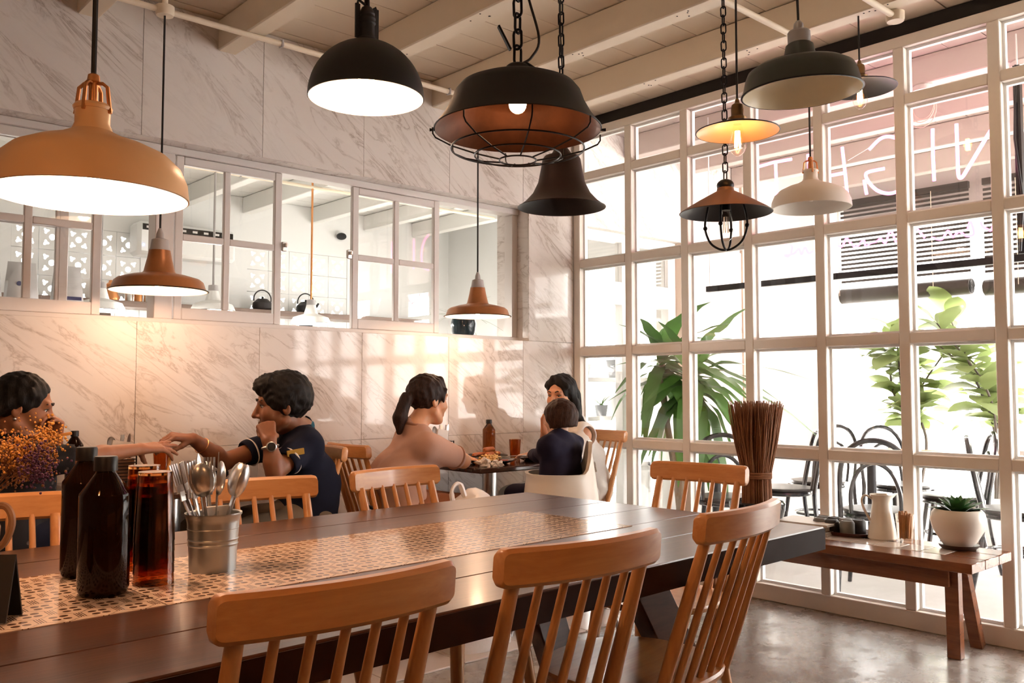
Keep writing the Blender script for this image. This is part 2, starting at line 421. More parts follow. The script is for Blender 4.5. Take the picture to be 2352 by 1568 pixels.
# ================================================================== KITCHEN seen through the strip window
M_kit = mat('kitchen_white_paint', (.84, .85, .84), .5)
XKR = 6.0
G1 = (1.72, 2.70, 1.60, 2.42); G2 = (3.66, 4.72, 1.60, 2.42)         # openings with breeze blocks: x0,x1,z0,z1
wk = MB()
for (a, b, c, d) in ((X0, G1[0], 0, ZC), (G1[1], G2[0], 0, ZC), (G2[1], XKR+.1, 0, ZC), (G1[0], G1[1], 0, G1[2]), (G1[0], G1[1], G1[3], ZC), (G2[0], G2[1], 0, G2[2]), (G2[0], G2[1], G2[3], ZC)):
    wk.box(((a+b)/2, YK+.06, (c+d)/2), (b-a, .12, d-c))
wall_k = struct(wk.obj('wall_kitchen', M_kit, smooth=False))
def breeze_mesh(s):
    cu = bpy.data.curves.new('breeze', 'CURVE'); cu.dimensions = '2D'; cu.fill_mode = 'BOTH'; cu.extrude = .045
    def poly(pts):
        sp = cu.splines.new('POLY'); sp.points.add(len(pts)-1); sp.use_cyclic_u = True
        for q, (x, y) in zip(sp.points, pts): q.co = (x, y, 0, 1)
    h = s/2-.002; poly([(-h,-h),(h,-h),(h,h),(-h,h)])
    poly([(s*.12*math.cos(2*PI*i/14), s*.12*math.sin(2*PI*i/14)) for i in range(14)])
    for q in range(4):
        a0 = PI/4+q*PI/2; cx, cy = s*.29*math.cos(a0)*1.12, s*.29*math.sin(a0)*1.12; pts = []
        for i in range(18):       # trefoil hole with one lobe towards the corner
            a = 2*PI*i/18; r = s*(.095+.032*math.cos(3*(a-a0))); pts.append((cx+r*math.cos(a), cy+r*math.sin(a)))
        poly(pts)
    o = bpy.data.objects.new('tmp', cu); COL.objects.link(o)
    me = bpy.data.meshes.new_from_object(o.evaluated_get(bpy.context.evaluated_depsgraph_get()))
    me.name = 'breeze_block'; bpy.data.objects.remove(o); me.materials.clear(); me.materials.append(M_kit)
    return me
bme = breeze_mesh(.2)
for (x0, x1, z0, z1), nx in ((G1, 5), (G2, 5)):
    px = (x1-x0)/nx; pz = (z1-z0)/4
    for i in range(nx):
        for j in range(4):
            o = bpy.data.objects.new('breeze_block', bme); COL.objects.link(o); o.parent = wall_k
            o.location = (x0+px*(i+.5), YK+.05, z0+pz*(j+.5)); o.rotation_euler = (PI/2, 0, 0); o.scale = (px/.2, pz/.2, 1)
# right (street) wall of the kitchen with a glazed door and glazing
KR = MB()
for (a, b, c, d) in ((YA+WT, YK, 2.30, ZC), (YA+WT, YA+WT+.25, 0, 2.3), (6.55, YK, 0, 2.3)):
    KR.box((XKR+.05, (a+b)/2, (c+d)/2), (.1, b-a, d-c))
wall_kr = struct(KR.obj('wall_street', M_kit, smooth=False))
win4 = sempty('window_4', (XKR+.05, 0, 0))
def kpart(nm, y0, y1, z0, z1, t=.03, m=M_white): return bx(-t, t, y0, y1, z0, z1, .003 if m is M_white else 0).obj(nm, m, win4)
yk0, yk1 = YA+WT+.25, 6.55
ysp = [yk0, 5.2, 5.9, yk1]
for q in ysp: kpart('frame_post', q-.045 if q > yk0 else q, q+.045 if q < yk1 else q, 0, 2.3)
for i in range(3):
    a, b = ysp[i]+.045*(1 if i else 1), ysp[i+1]-.045
    kpart('frame_rail', a, b, 2.22, 2.3); kpart('frame_rail', a, b, 0, .2); kpart('frame_rail', a, b, 1.0, 1.06)
    kpart('pane', a, b, .2, 1.0, .003, M_glass); kpart('pane', a, b, 1.06, 2.22, .003, M_glass)
# ================================================================== OUTSIDE
ZG = -.03
M_pave = mat('pale_concrete', (.52, .51, .49), .8, var=.12, scale=3, bump=.05)
struct(bx(XB+.09, 40, -14, 26, -.25, ZG).obj('floor_street', M_pave, smooth=False))
# facade of the kitchen beside the corner: marble above, glazing below, marble pillar at the end
fac = MB()
fac.box(((XB+.09+XKR)/2, YA+.16, (2.20+ZC)/2), (XKR-XB-.09, .28, ZC-2.20)); fac.box(((5.42+XKR+.12)/2, YA+.16, 1.1-.015), (XKR+.12-5.42, .28, 2.2+.03))
wall_f = struct(fac.obj('wall_facade', M_core, smooth=False))
for a, b in ((XB+.09, 4.85), (4.85, 5.42), (5.42, XKR+.12)): bx(a+.0015, b-.0015, YA+.005, YA+.02, 2.2, ZC).obj('marble_panel', M_marblex, wall_f, smooth=False)
for c, d in ((ZG, .845), (.845, 2.2)):
    bx(5.42, XKR+.12, YA+.005, YA+.02, c, d).obj('marble_panel', M_marblex, wall_f, smooth=False)
    bx(XKR+.12, XKR+.135, YA+.005, YA+.30, c, d).obj('marble_panel', M_marblex, wall_f, smooth=False)
M_tan = mat('tan_paint', (.66, .52, .42), .6)
struct(bx(XKR+.135, XKR+.20, YA-.01, YA+.12, ZG, ZC).obj('trim_2', M_tan, smooth=False))
struct(bx(5.36, 5.42, YA+.0, YA+.10, ZG, 2.2).obj('trim_3', M_tan, smooth=False))
win3 = sempty('window_3', (0, YA+.10, 0))
def fpart(nm, x0, x1, z0, z1, t=.035, m=M_white): return bx(x0, x1, -t, t, z0, z1, .003 if m is M_white else 0).obj(nm, m, win3)
xs = [XB+.09, 4.80, 5.36]
fpart('frame_post', xs[0], xs[0]+.09, ZG, 2.2); fpart('frame_post', 4.75, 4.86, ZG, 2.2); fpart('frame_post', 5.27, 5.36, ZG, 2.2)
for a, b in ((xs[0]+.09, 4.75), (4.86, 5.27)):
    fpart('frame_rail', a, b, 2.14, 2.2); fpart('frame_rail', a, b, 1.70, 1.86); fpart('frame_rail', a, b, ZG, .16)
    fpart('pane', a, b, .16, 1.70, .003, M_glass); fpart('pane', a, b, 1.86, 2.14, .003, M_glass)
# white column on the street edge and fascia of the walkway
struct(bx(6.55, 7.05, 3.62, 4.15, ZG, ZC).obj('wall_column', M_white, smooth=False))
M_pinkw = mat('fascia_paint', (.72, .64, .62), .6)
struct(bx(XO-.12, XO, -9, 12, 2.50, ZC+.1).obj('trim_4', M_pinkw, smooth=False))
# clip light and junction box with looped wire under the walkway ceiling
def ceil_rose(loc, label):
    t = thing('ceiling_junction_box', label, 'junction box', loc)
    MB().lathe([(0, 0), (.05, -.002), (.055, -.012), (.055, -.03)][::-1], 24).obj('cover', M_pinkw, t)
    return t
p = at(2150, 100, 'z', ZC-.155); t = ceil_rose((4.75, 1.98, ZC-.15), 'round pink junction box with looped loose wire under the walkway ceiling')
w1 = [(-.02+.0*a, .055*math.sin(a)*1.2, -.03-.085+.085*math.cos(a)) for a in np.linspace(.15, 2*PI-.15, 22)]
MB().tube(w1, .0022, 6).tube([(x+.012, y*1.15+.006, z*1.12) for x, y, z in w1], .0022, 6).tube([(x-.01, y*.85-.01, z*.93) for x, y, z in w1], .0022, 6).obj('looped_wire', M_tan, t)
ceil_rose((4.75, 1.50, ZC-.15), 'round pink junction box without wire under the walkway ceiling')
# ---- bamboo roller blinds along the street edge
M_slat = mat('bamboo_slat', (.055, .045, .04), .6, var=.25, scale=20)
def blind(y0, y1, zb, label):
    t = thing('bamboo_blind', label, 'blind', (XO-.2, (y0+y1)/2, 0), group='bamboo roller blinds')
    W = y1-y0; m = MB(); z = zb+.12
    while z < 2.62: m.box((0, 0, z), (.008, W, .019)); z += .036
    o = m.obj('slats', M_slat, t, smooth=False); o['kind'] = 'stuff'
    r = MB().tube([(0, -W/2, zb), (0, W/2, zb)], .062, 18)
    for a in np.linspace(-PI, PI*3, 40): pass
    r.obj('rolled_end', M_slat, t)
    sp = [(0, W/2+.002, zb+0)]; spiral = [(.058*(1-i/60)*math.cos(i*.5), W/2+.004, zb+.058*(1-i/60)*math.sin(i*.5)) for i in range(50)]
    MB().tube(spiral, .003, 5).obj('roll_spiral', M_dark_gap, t); MB().tube([(x, -2*(W/2)-.008+y, z) for x, y, z in spiral], .003, 5).obj('roll_spiral', M_dark_gap, t)
    for q in (-.3, .3): MB().tube([(-.066, q*W, zb), (-.07, q*W, 2.63)], .003, 5).obj('cord', M_tan, t)
    MB().tube([(-.05, -.18*W, 2.6), (-.06, -.2*W, 1.5)], .0025, 5).obj('pull_cord', M_white, t)
    MB().box((0, 0, 2.65), (.04, W, .05)).obj('head_rail', M_slat, t)
blind(2.60, 3.86, 1.88, 'bamboo blind half rolled up beside the white column')
blind(1.28, 2.50, 1.86, 'bamboo blind half rolled up, hung second from the white column')
blind(-.05, 1.18, 1.86, 'bamboo blind half rolled up, hung third from the white column')
# ---- neon sign hung on a black frame outside the glass
XN = 4.62
frm = thing('sign_frame', 'black steel frame carrying the pink neon sign outside the glass', 'sign frame', (XN+.06, 2.3, 1.72))
MB().bar((0, 1.02, .02), (0, -.98, .02), .03, .035).obj('bottom_bar', M_black, frm)
MB().bar((0, -.80, .04), (0, -.80, .96), .03, .035).obj('upright', M_black, frm)
MB().tube([(-.02, -.80, .96), (-.03, -.79, .6), (-.02, -.815, .3), (-.03, -.80, .05)], .006, 6).obj('cable', M_black, frm)
for q in (1.0, -.80): MB().tube([(0, q, .04 if q > 0 else .96), (0, q, ZC-1.75)], .004, 6).obj('hanger_rod', M_white, frm)
M_neon = emat('pink_neon', (1., .13, .42), 10.); M_neon2 = emat('pink_neon_soft', (1., .16, .45), 4.)
S = 652/2323.
def npt(c): return at(1700+c[0]*S, 220+c[1]*S, 'x', XN)
sign = thing('neon_sign', 'pink neon lettering seen from behind through the glass wall', 'neon sign', tuple(npt((1100, 600))))
def nstroke(nm, strokes, r, m):
    b = MB()
    for s_ in strokes: b.tube([npt(c)-Vector(sign.location) for c in s_], r, 8)
    return b.obj(nm, m, sign)
def sp2(pts, n=6): return [(q[0], q[1]) for q in spline([(a, b, 0) for a, b in pts], n)]
nstroke('letter_T', [[(150, 580), (270, 545), (420, 518)], [(290, 545), (296, 700), (302, 860)]], .009, M_neon)
nstroke('letter_H', [[(555, 480), (590, 880)], [(575, 690), (700, 660), (845, 632)], [(835, 420), (858, 620), (880, 835)]], .009, M_neon)
nstroke('letter_G', [sp2([(1055, 440), (1150, 350), (1240, 335), (1340, 390), (1395, 520), (1385, 660), (1330, 755), (1230, 798), (1130, 778), (1060, 715), (1028, 650), (1060, 620), (1180, 595)]), [(1015, 690), (1035, 805)]], .009, M_neon)
nstroke('letter_I', [[(1575, 270), (1578, 480), (1588, 695)]], .009, M_neon)
nstroke('letter_N', [sp2([(1770, 230), (1778, 450), (1786, 640), (1812, 668), (1860, 600), (2010, 350), (2135, 150), (2152, 130), (2160, 200), (2185, 600)])], .009, M_neon)
nstroke('script_line', [sp2([(250, 1210), (390, 1212), (425, 1240), (405, 1310), (365, 1305), (440, 1290), (480, 1250), (500, 1295), (530, 1240), (560, 1285), (600, 1270)]),
  sp2([(800, 1225), (835, 1230), (870, 1170), (910, 1210), (950, 1235), (1010, 1185), (1030, 1235), (1065, 1205), (1120, 1190), (1150, 1170), (1190, 1200), (1230, 1105), (1275, 1195)]), [(1440, 1080), (1510, 1160)],
  sp2([(1565, 1160), (1650, 1172), (1700, 1105), (1740, 1155), (1790, 1112), (1850, 1145), (1912, 1130), (1885, 1030), (1860, 1100)]), sp2([(1970, 1030), (1985, 1070), (2050, 1100), (2070, 1060)])], 0.006, M_neon2)
for a_, b_ in (((300, 860), (590, 875)), ((880, 530), (1055, 425))): MB().tube([npt(a_)-Vector(sign.location), npt(b_)-Vector(sign.location)], .002, 5).obj('jumper_wire', M_white, sign)
# ---- bentwood chairs and tables on the walkway
M_bent = mat('black_bentwood', (.018, .018, .02), .22, .0, coat=.4)
M_ocane = mat('dark_seat', (.035, .032, .03), .35)
def bistro(label, loc, rz):
    t = thing('bistro_chair', label, 'chair', loc, rz, 'black bentwood chairs on the walkway')
    H = .86; r = .015
    outer = [(-.20, -.24, 0), (-.19, -.19, .25), (-.185, -.175, .44), (-.185, -.20, .60), (-.165, -.225, .74), (-.10, -.24, .83), (0, -.245, H-.0), (.10, -.24, .83), (.165, -.225, .74), (.185, -.20, .60), (.185, -.175, .44), (.19, -.19, .25), (.20, -.24, 0)]
    MB().tube(spline(outer, 5), r, 8).obj('back_loop', M_bent, t)
    inner = [(-.13, -.165, .45), (-.125, -.19, .58), (-.08, -.21, .69), (0, -.215, .735), (.08, -.21, .69), (.125, -.19, .58), (.13, -.165, .45)]
    MB().tube(spline(inner, 5), .012, 8).obj('inner_loop', M_bent, t)
    MB().lathe([(0, -.012), (.185, -.012), (.20, 0), (.195, .012), (.17, .016), (0, .010)], 28, (0, 0, .45)).obj('seat', M_ocane, t)
    MB().tube(arc((0, 0, .425), .185, 0, 2*PI*31/32, 31), .014, 8, True).obj('seat_ring', M_bent, t)
    MB().tube(arc((0, 0, .22), .165, 0, 2*PI*31/32, 31), .009, 8, True).obj('stretcher_ring', M_bent, t)
    for s in (-1, 1): MB().tube([(s*.15, .13, .43), (s*.17, .16, .2), (s*.19, .19, 0)], [.016, .015, .012], 8).obj('leg', M_bent, t)
    return t
bc = bistro('black bentwood chair right outside the glass behind the white jug', (4.98, 2.38, ZG), math.radians(-70))
def bch(x, y, a, lab): return dup(bc, (x, y, ZG), math.radians(a), lab)
bch(4.86, 3.32, -60, 'black bentwood chair outside the glass beside the marble pillar')
bch(5.62, 3.37, 40, 'black bentwood chair outside in front of the white column')
bch(6.22, 3.44, 80, 'black bentwood chair half hidden behind a window mullion near the white column')
bch(6.42, 2.90, 150, 'black bentwood chair at the far side of the wooden walkway table')
bch(6.00, 2.38, 30, 'black bentwood chair at the end of the wooden walkway table')
bch(5.55, 1.85, 200, 'black bentwood chair seen past the potted succulent')
bch(6.1, 1.42, 100, 'black bentwood chair at the pale table beside the fig plants')
bch(5.15, 1.30, 150, 'black bentwood chair outside beyond the end of the bench')
M_plank = wood('weathered_table_plank', (.42, .22, .12), (.62, .38, .24), .5, 1., 1)
M_pale = mat('pale_table_top', (.72, .68, .63), .5, var=.05)
def otable(label, loc, rz, m, sx, sy):
    t = thing('walkway_table', label, 'table', loc, rz)
    MB().box((0, 0, .725), (sx, sy, .03), None, .004).obj('table_top', m, t)
    MB().box((0, 0, .70), (sx*.5, sy*.5, .02)).obj('bracket', M_black, t)
    MB().lathe([(.03, .03), (.03, .69)], 14).obj('column', M_black, t)
    MB().bar((-.26, 0, .05), (.26, 0, .05), .03, .05).bar((0, -.26, .05), (0, .26, .05), .03, .05).obj('cross_base', M_black, t)
    for a in range(4):
        x, y = .26*math.cos(a*PI/2), .26*math.sin(a*PI/2); MB().lathe([(.02, 0), (.02, .025)], 10, (x, y, 0)).obj('foot', M_black, t)
    return t
otable('walkway table with a brown plank top between bentwood chairs', (5.72, 2.78, ZG), 0, M_plank, .6, .62)
otable('walkway table with a pale top beside the fig plants', (6.66, 1.98, ZG), .1, M_pale, .6, .6)
otable('pale walkway table beside the broom and marble pillar', (5.24, 3.66, ZG), 0, M_pale, .5, .5)
# ---- plants
def leafmat(name, c, tr=.45):
    n = N(name); nz = n('TexNoise', Vector=n.obj(), Scale=9., Detail=3.).outputs['Fac']; rn = n('ObjectInfo').outputs['Random']
    col = n.mix(n.math('MULTIPLY', n.math('ADD', nz, rn), .5), tuple(x*.62 for x in c), tuple(min(1, x*1.35) for x in c))
    d = n.bsdf(Base_Color=col, Roughness=.35); tl = n('BsdfTranslucent', Color=col)
    return n.done(n('MixShader', Fac=tr, _1=d.outputs[0], _2=tl.outputs[0]).outputs[0])
M_fig = leafmat('fig_leaf', (.25, .31, .12)); M_drac = leafmat('dracaena_leaf', (.07, .17, .03), .4); M_succ = leafmat('succulent_leaf', (.05, .14, .04), .15)
M_bark = mat('bark', (.30, .22, .16), .8, var=.3, scale=40, bump=.4); M_figbark = mat('grey_bark', (.12, .10, .085), .8, var=.3, scale=40)
def leaf_mesh(name, L, W, m, shape, droop=.25, fold=.18, wave=0., n=10):
    V = []; F = []
    for i in range(n+1):
        t = i/n; wd = W*shape(t); x = L*t; z = -droop*L*t*t
        zz = fold*wd+wave*wd*math.sin(t*17)
        V += [(x, -wd, z+zz), (x, 0, z), (x, wd, z+fold*wd+wave*wd*math.sin(t*15+1))]
    for i in range(n):
        a = i*3; F += [(a, a+3, a+4, a+1), (a+1, a+4, a+5, a+2)]
    me = bpy.data.meshes.new(name); me.from_pydata(V, [], F); me.materials.append(m); me.shade_smooth(); return me
def put_leaf(me, nm, parent, loc, d, up=(0,0,1), sc=1., roll=0.):
    d = Vector(d).normalized(); y = Vector(up).cross(d)
    y = y.normalized() if y.length > 1e-3 else d.orthogonal().normalized()
    z = d.cross(y); R = Matrix((d, y, z)).transposed() @ Matrix.Rotation(roll, 3, 'X')
    o = bpy.data.objects.new(nm, me); COL.objects.link(o); o.parent = parent; o.location = loc
    o.rotation_euler = R.to_euler(); o.scale = (sc, sc, sc); return o
figs = [leaf_mesh('fig_leaf', .27, .10, M_fig, lambda t: max(.03, math.sin(PI*min(1, t*.98+.02))**.75*(.55+.65*t)), d, .22, .05) for d in (.15, .45)]
M_planter = mat('white_planter', (.75, .74, .72), .5)
def fig(label, x, y, h, seed, n=46, stems=3):
    rnd = random.Random(seed); t = thing('fig_plant', label, 'plant', (x, y, ZG), group='fiddle-leaf figs by the street')
    MB().lathe([(.15, 0), (.19, .38), (.175, .38), (.165, .34), (0, .34)], 24).obj('pot', M_planter, t)
    for s in range(stems):
        a = rnd.uniform(0, 2*PI); b = Vector((.05*math.cos(a), .05*math.sin(a), .33)); hh = h*rnd.uniform(.8, 1.)
        pts = spline([b, b+Vector((rnd.uniform(-.08, .08), rnd.uniform(-.1, .1), hh*.35-.1)), b+Vector((rnd.uniform(-.18, .18), rnd.uniform(-.28, .28), hh*.65-.2)), b+Vector((rnd.uniform(-.25, .25), rnd.uniform(-.42, .42), hh-.33))], 8)
        MB().tube(pts, list(np.linspace(.014, .005, len(pts))), 7).obj('stem', M_figbark, t)
        k = n//stems
        for i in range(k):
            q = pts[min(len(pts)-1, int(len(pts)*(.42+.58*(i+.5)/k)))]; a = i*2.4+rnd.uniform(-.4, .4)
            d = Vector((math.cos(a), math.sin(a), rnd.uniform(.05, .9)+(.8 if i > k-4 else 0)))
            put_leaf(rnd.choice(figs), 'leaf', t, q, d, (0,0,1), rnd.uniform(.7, 1.15), rnd.uniform(-.4, .4))
fig('fiddle-leaf fig standing nearest the white column', 6.92, 3.02, 1.70, 11, 92, 4)
fig('fiddle-leaf fig beside the pale walkway table', 6.82, 2.45, 1.74, 12, 92, 4)
fig('fiddle-leaf fig with dense leaves behind the potted succulent', 6.92, 1.50, 1.75, 13, 96, 4)
fig('fiddle-leaf fig farthest from the white column', 6.75, .98, 1.8, 14, 60, 4)
dr = [leaf_mesh('dracaena_leaf', .52, .058, M_drac, lambda t: max(.05, math.sin(PI*min(1, .12+t*.88))**.8), d, .15, w_, 14) for d, w_ in ((.85, .25), (1.25, .35), (.45, .2))]
def dracaena():
    t = thing('dracaena_plant', 'tall dracaena with arching leaves outside the glass by the corner', 'plant', (4.82, 3.66, ZG))
    MB().lathe([(.13, 0), (.17, .30), (.155, .30), (.15, .27), (0, .27)], 24).obj('pot', M_planter, t)
    rnd = random.Random(4)
    for k, (tx, ty, tz, nl) in enumerate(((.06, -.06, 1.28, 40), (.0, .14, 1.40, 30))):
        pts = spline([(.02*k, 0, .25), (.01+tx*.3, ty*.3, .6), (tx*.8, ty*.8, 1.0), (tx, ty, tz)], 8)
        MB().tube(pts, list(np.linspace(.032-.008*k, .020, len(pts))), 9).obj('trunk', M_bark, t)
        for i in range(nl):
            a = i*2.39996; e = 1.25-1.75*(1-i/nl)
            d = Vector((math.cos(a)*math.cos(e), math.sin(a)*math.cos(e), math.sin(e)))
            sc_ = rnd.uniform(.8, 1.1); px_, py_ = 4.82+tx, 3.66+ty
            if d.x < 0: sc_ = min(sc_, (px_-4.36)/(-d.x*.5))
            if d.y > 0: sc_ = min(sc_, max(.25, (3.96-py_)/(d.y*.52)))
            lf = put_leaf(rnd.choice(dr[:2] if e < .7 else dr), 'leaf', t, (tx, ty, tz-.02-.16*(1-i/nl)), d, (0,0,1), sc_, rnd.uniform(-.3, .3))
            for q_ in range(14):      # keep every leaf clear of the glass and the facade
                mm = Matrix.LocRotScale(lf.location+t.location, lf.rotation_euler, lf.scale); w_ = [mm @ v_.co for v_ in lf.data.vertices]
                if min(p_.x for p_ in w_) > 4.29 and max(p_.y for p_ in w_) < 4.01: break
                lf.scale = lf.scale*.86
dracaena()
# plant shelf behind the facade glazing
M_potg = mat('grey_pot', (.30, .32, .34), .5); M_pots = [M_potg, mat('white_pot', (.75, .76, .76), .4), mat('blue_pot', (.16, .18, .30), .4)]
shelf = thing('plant_shelf', 'white plant shelf behind the facade glazing next to the dracaena', 'shelf', (4.83, YA+.42, 0))
for z in (.55, .90, 1.18): MB().box((0, 0, z), (1.0, .26, .03), None, .003).obj('shelf_board', M_white, shelf)
for x in (-.48, .48): MB().box((x, 0, .6), (.03, .26, 1.2)).obj('upright', M_white, shelf)
tuft = leaf_mesh('tuft_leaf', .13, .008, M_drac, lambda t: 1-t*.9, .5, .1, 0, 6)
pl = [(4.50, 1.195, 'grey pot with a small leafy tuft on the top shelf board', 0, .06), (4.72, 1.195, 'white pot with a small tuft on the top shelf board', 1, .06), (5.10, 1.195, 'wide grey pot on the top shelf board', 0, .085),
      (5.12, .915, 'large white pot on the middle shelf board', 1, .085), (4.92, .915, 'small tufted grey pot on the middle shelf board', 0, .05), (4.68, .565, 'blue pot with a spiky tuft on the lowest shelf board', 2, .06), (4.45, .565, 'grey pot with a spiky tuft on the lowest shelf board', 0, .05)]
for x, z, lab, mi, r in pl:
    t = thing('small_potted_plant', lab, 'plant', (x, YA+.42, z)); rnd = random.Random(int(x*100))
    MB().lathe([(r*.75, 0), (r, r*1.6), (r*.9, r*1.6), (r*.85, r*1.4), (0, r*1.4)], 18).obj('pot', M_pots[mi], t)
    for i in range(9): a = i*2.4; put_leaf(tuft, 'leaf', t, (0, 0, r*1.4), (math.cos(a), math.sin(a), rnd.uniform(.8, 2.)), (0,0,1), rnd.uniform(.7, 1.1))
# pale building across the street
bl = thing('street_building', 'pale building across the street beyond the walkway', 'building', (19, 4, ZG))
M_far = mat('far_wall', (.6, .59, .58), .8); M_fwin = mat('far_window', (.45, .48, .5), .3)
bx(0, 4, -14, 16, 0, 5).obj('wall', M_far, bl, smooth=False)
bx(-.35, 0, -14, 16, 3.1, 3.4).obj('ledge', M_far, bl, smooth=False)
for i in range(12):
    y = -12+i*2.3; f = bx(-.06, .02, y, y+1.4, 3.6, 4.7).obj('window', M_white, bl, smooth=False); bx(-.08, -.05, y+.1, y+1.3, 3.7, 4.6).obj('pane', M_fwin, f, smooth=False)
    if i % 2: bx(-.06, .02, y, y+1.6, .0, 2.5).obj('shop_front', M_fwin, bl, smooth=False)
# ================================================================== FURNITURE
# ---- long dining table
ZT = .74
TL, TW, TA = 2.44, 1.13, math.radians(1.8)
u = Vector((math.cos(TA), math.sin(TA), 0)); v = Vector((-u.y, u.x, 0))
TC = Vector((2.24, 1.222, 0))-u*(TL/2)+v*(TW/2)
table = thing('dining_table', 'long dark stained wooden dining table with patterned inlay down the middle', 'table', TC, TA)
pw = (TW-.0)/6
RW0, RW1, RX1 = -.20, .21, TL/2-.36        # inlay strip in table coordinates
for i in range(6):
    y0, y1 = -TW/2+i*pw, -TW/2+(i+1)*pw
    MB().box((0, (y0+y1)/2, ZT-.03), (TL, y1-y0-.0008, .06), None, .003).obj('plank', M_dark, table)
M_edge = mat('matte_dark_edge', (.030, .012, .008), .6, var=.3, scale=20, spec=.15)
for q in (-1, 1):
    bx(-TL/2, TL/2, q*TW/2-.002, q*TW/2+.002, ZT-.059, ZT-.004).obj('edge_strip', M_edge, table, smooth=False); bx(q*TL/2-.002, q*TL/2+.002, -TW/2, TW/2, ZT-.059, ZT-.004).obj('edge_strip', M_edge, table, smooth=False)
def inlay_mat():
    n = N('patterned_inlay'); p = n.obj(); q = n('SeparateXYZ', Vector=n.mapp(p, (1/.060, 1/.048, 1)))
    row = n.math('FLOOR', q.outputs[1]); odd = n.math('MODULO', n.math('ABSOLUTE', row), 2.)
    fx = n.math('FRACT', n.math('ADD', n.math('ADD', q.outputs[0], 100.), n.math('MULTIPLY', odd, .5))); fy = n.math('FRACT', n.math('ADD', q.outputs[1], 100.))
    cx = n.math('ABSOLUTE', n.math('SUBTRACT', fx, .5)); cy = n.math('ABSOLUTE', n.math('SUBTRACT', fy, .5))
    low = n.math('LESS_THAN', cy, .30); zz = n.math('SUBTRACT', .47, n.math('MULTIPLY', n.math('MAXIMUM', n.math('SUBTRACT', cy, .30), 0.), 1.15))
    l1 = n.math('LESS_THAN', n.math('ABSOLUTE', n.math('SUBTRACT', cx, zz)), .018)
    l2 = n.math('MULTIPLY', n.math('LESS_THAN', n.math('ABSOLUTE', n.math('SUBTRACT', cx, .405)), .015), low)
    dx = n.math('ABSOLUTE', n.math('SUBTRACT', cx, .135)); dy = n.math('ABSOLUTE', n.math('SUBTRACT', cy, .20))
    pet = n.math('LESS_THAN', n.math('ADD', n.math('MULTIPLY', dx, dx), n.math('MULTIPLY', n.math('MULTIPLY', dy, dy), .75)), .0125)
    f = n.math('MAXIMUM', n.math('MAXIMUM', l1, l2), pet)
    col = n.mix(f, (.66, .50, .37), (.13, .06, .035))
    s = n.bsdf(Base_Color=col, Roughness=.10, IOR=1.5); return n.done(s.outputs[0])
M_inlay = inlay_mat()
ex = RX1; seg = .635
for i in range(4):
    x1 = ex-i*seg; x0 = max(x1-seg, -TL/2+.02)
    if x1-x0 < .05: break
    bx(x0+.0015, x1-.0015, RW0, RW1, ZT-.004, ZT+.0012).obj('inlay_panel', M_inlay, table, smooth=False)
for sx in (-1, 1):
    for sy in (-1, 1):
        MB().bar((sx*(TL/2-.39), sy*.20, ZT-.06), (sx*(TL/2-.03), sy*.30, 0), .12, .06, (0, 1, 0), .004).obj('leg', M_dark, table)
    MB().box((sx*(TL/2-.38), 0, ZT-.085), (.12, TW-.5, .05)).obj('cross_rail', M_dark, table)
MB().box((0, 0, ZT-.09), (TL-.9, .06, .055)).obj('stretcher', M_dark, table)

